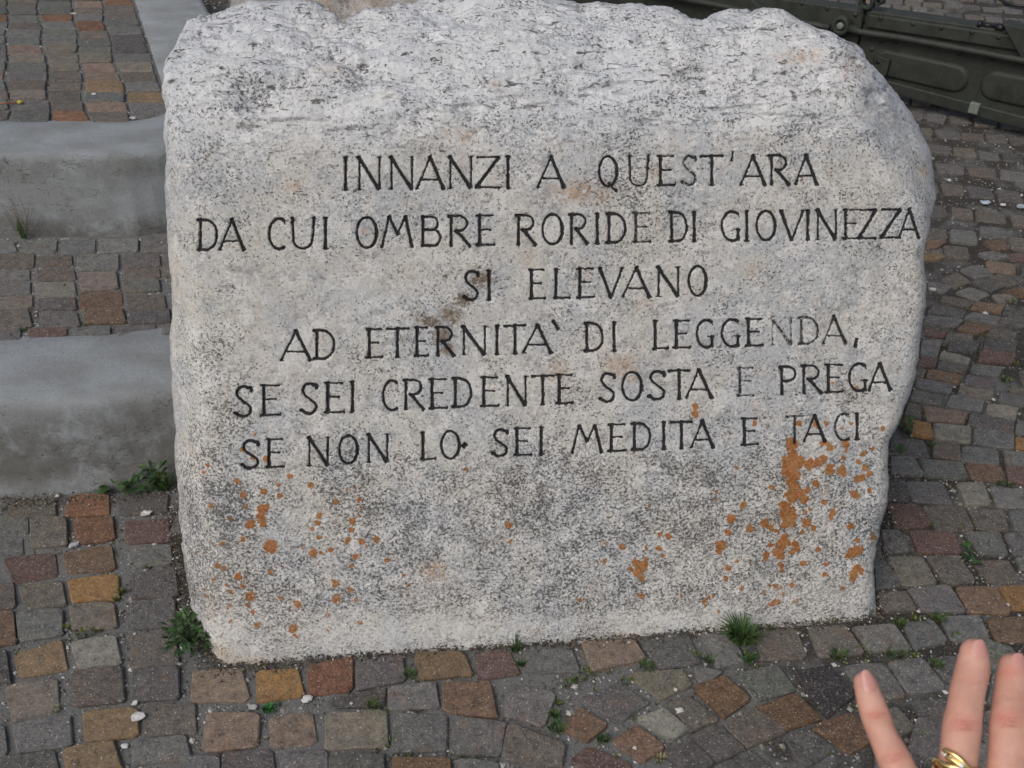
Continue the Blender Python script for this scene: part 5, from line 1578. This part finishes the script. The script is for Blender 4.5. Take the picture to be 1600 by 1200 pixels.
me.polygons.foreach_set('use_smooth', [True] * len(me.polygons))
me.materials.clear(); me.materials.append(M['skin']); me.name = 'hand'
hc = at_depth(1540, 1500, .426)
person = empty('person', tuple(hc))
tag(person, 'left hand with spread fingers and a gold ring reaching in at lower right', 'person')
pinv = Matrix.Translation(person.location).inverted()
hand = bpy.data.objects.new('hand', me); link(hand, person); hand.matrix_parent_inverse = pinv


def nail(surf, f0, f1, wid, d0=0.0):
    vs, fs = [], []; nu, nv_ = 9, 11
    for i in range(nu):
        for j in range(nv_):
            t = i / (nu - 1)
            taper = (0.80 + .20 * math.sin(t * math.pi * .6)) * (1 - .28 * max(0, t - .75) / .25) * (1 - .35 * max(0, .18 - t) / .18)
            a = wid * taper * (j / (nv_ - 1) * 2 - 1)
            row = f0 + (f1 - f0) * (t + .10 * (1 - abs(j / (nv_ - 1) * 2 - 1) ** 2) * (1 if t > .5 else -1) * abs(t * 2 - 1))
            if row < 0:
                p = surf(0.0, a) ; q = surf(0.6, a); dd = (p - q) / np.linalg.norm(p - q); p = p + dd * (-row) * .0011
            else: p = surf(row, a)
            vs.append(p - FWD * (.00035 * (1 - abs(j / (nv_ - 1) * 2 - 1) ** 4) + .0001))
    for i in range(nu - 1):
        for j in range(nv_ - 1):
            a = i * nv_ + j; fs += [a, a + 1, a + nv_ + 1, a + nv_]
    o = mesh_np('fingernail', np.array(vs), fs, 4, M['nail'], person, True)
    o.matrix_parent_inverse = pinv


nail(little, -4.0, 4.8, .74); nail(ringf, -4.6, 1.5, .66); nail(midf, -4.6, 0.8, .66); nail(index, -5, 4.5, 1.0)
# gold ring: plain band plus a crossover strand set with small clear stones
def around(surf, f, amp, r, a0=0, a1=2 * math.pi, ph=0.0, n=48, lift=.0007):
    pts = []
    for k in range(n + 1):
        a = a0 + (a1 - a0) * k / n
        c = surf(f + (amp(a) if callable(amp) else 0), a); cc = (surf(f, 0) + surf(f, math.pi)) / 2
        d = c - cc; d /= np.linalg.norm(d); pts.append(c + d * lift)
    return pts
mb = MB(); mb.tube(around(ringf, 33.8, None, 0), .0017, 8, False); mb.tube(around(ringf, 35.2, None, 0), .0014, 8, False)
rg = mb.build('gold_ring', M['gold'], person, True); rg.matrix_parent_inverse = pinv
mb = MB(); st = around(ringf, 32.4, lambda a: 1.7 * math.sin(a * 1.9 + .35) , 0, -1.15, 1.3, n=24, lift=.0011)
mb.tube(st, .0013, 8)
st2 = around(ringf, 33.4, lambda a: 1.1 * math.sin(a * 1.9 + .35), 0, -1.0, 1.35, n=24, lift=.0011); mb.tube(st2, .0010, 8)
o = mb.build('crossover_strand', M['gold'], rg, True); 
mb = MB()
def gemat(p, r):
    vs = [p + r * (RT * math.cos(t) + UPC * math.sin(t)) for t in [k * math.pi / 4 for k in range(8)]] + [p - FWD * r * .8]
    mb.add(vs, [[k, (k + 1) % 8, 8] for k in range(8)])
for k in range(7):
    a = -1.15 + k * .13; p = np.array(around(ringf, 31.2 + .55 * k * (1 if k < 3 else .4), None, 0, a, a, n=1, lift=.0012)[0]); gemat(p, .0008)
gemat(np.array(around(ringf, 33.2, None, 0, -.25, -.25, n=1, lift=.0016)[0]), .0014)
o = mb.build('gemstones', M['gem'], rg, False)
# sleeve cuff well below the frame
ca = at_depth(1690, 2080, .39); cb = at_depth(1800, 2420, .34)
mb = MB(); mb.tube([ca, (ca + cb) / 2, cb, cb + (cb - ca) * .8], [.036, .040, .043, .046], 24, True)
o = mb.build('sleeve', M['cloth'], person, True); o.matrix_parent_inverse = pinv
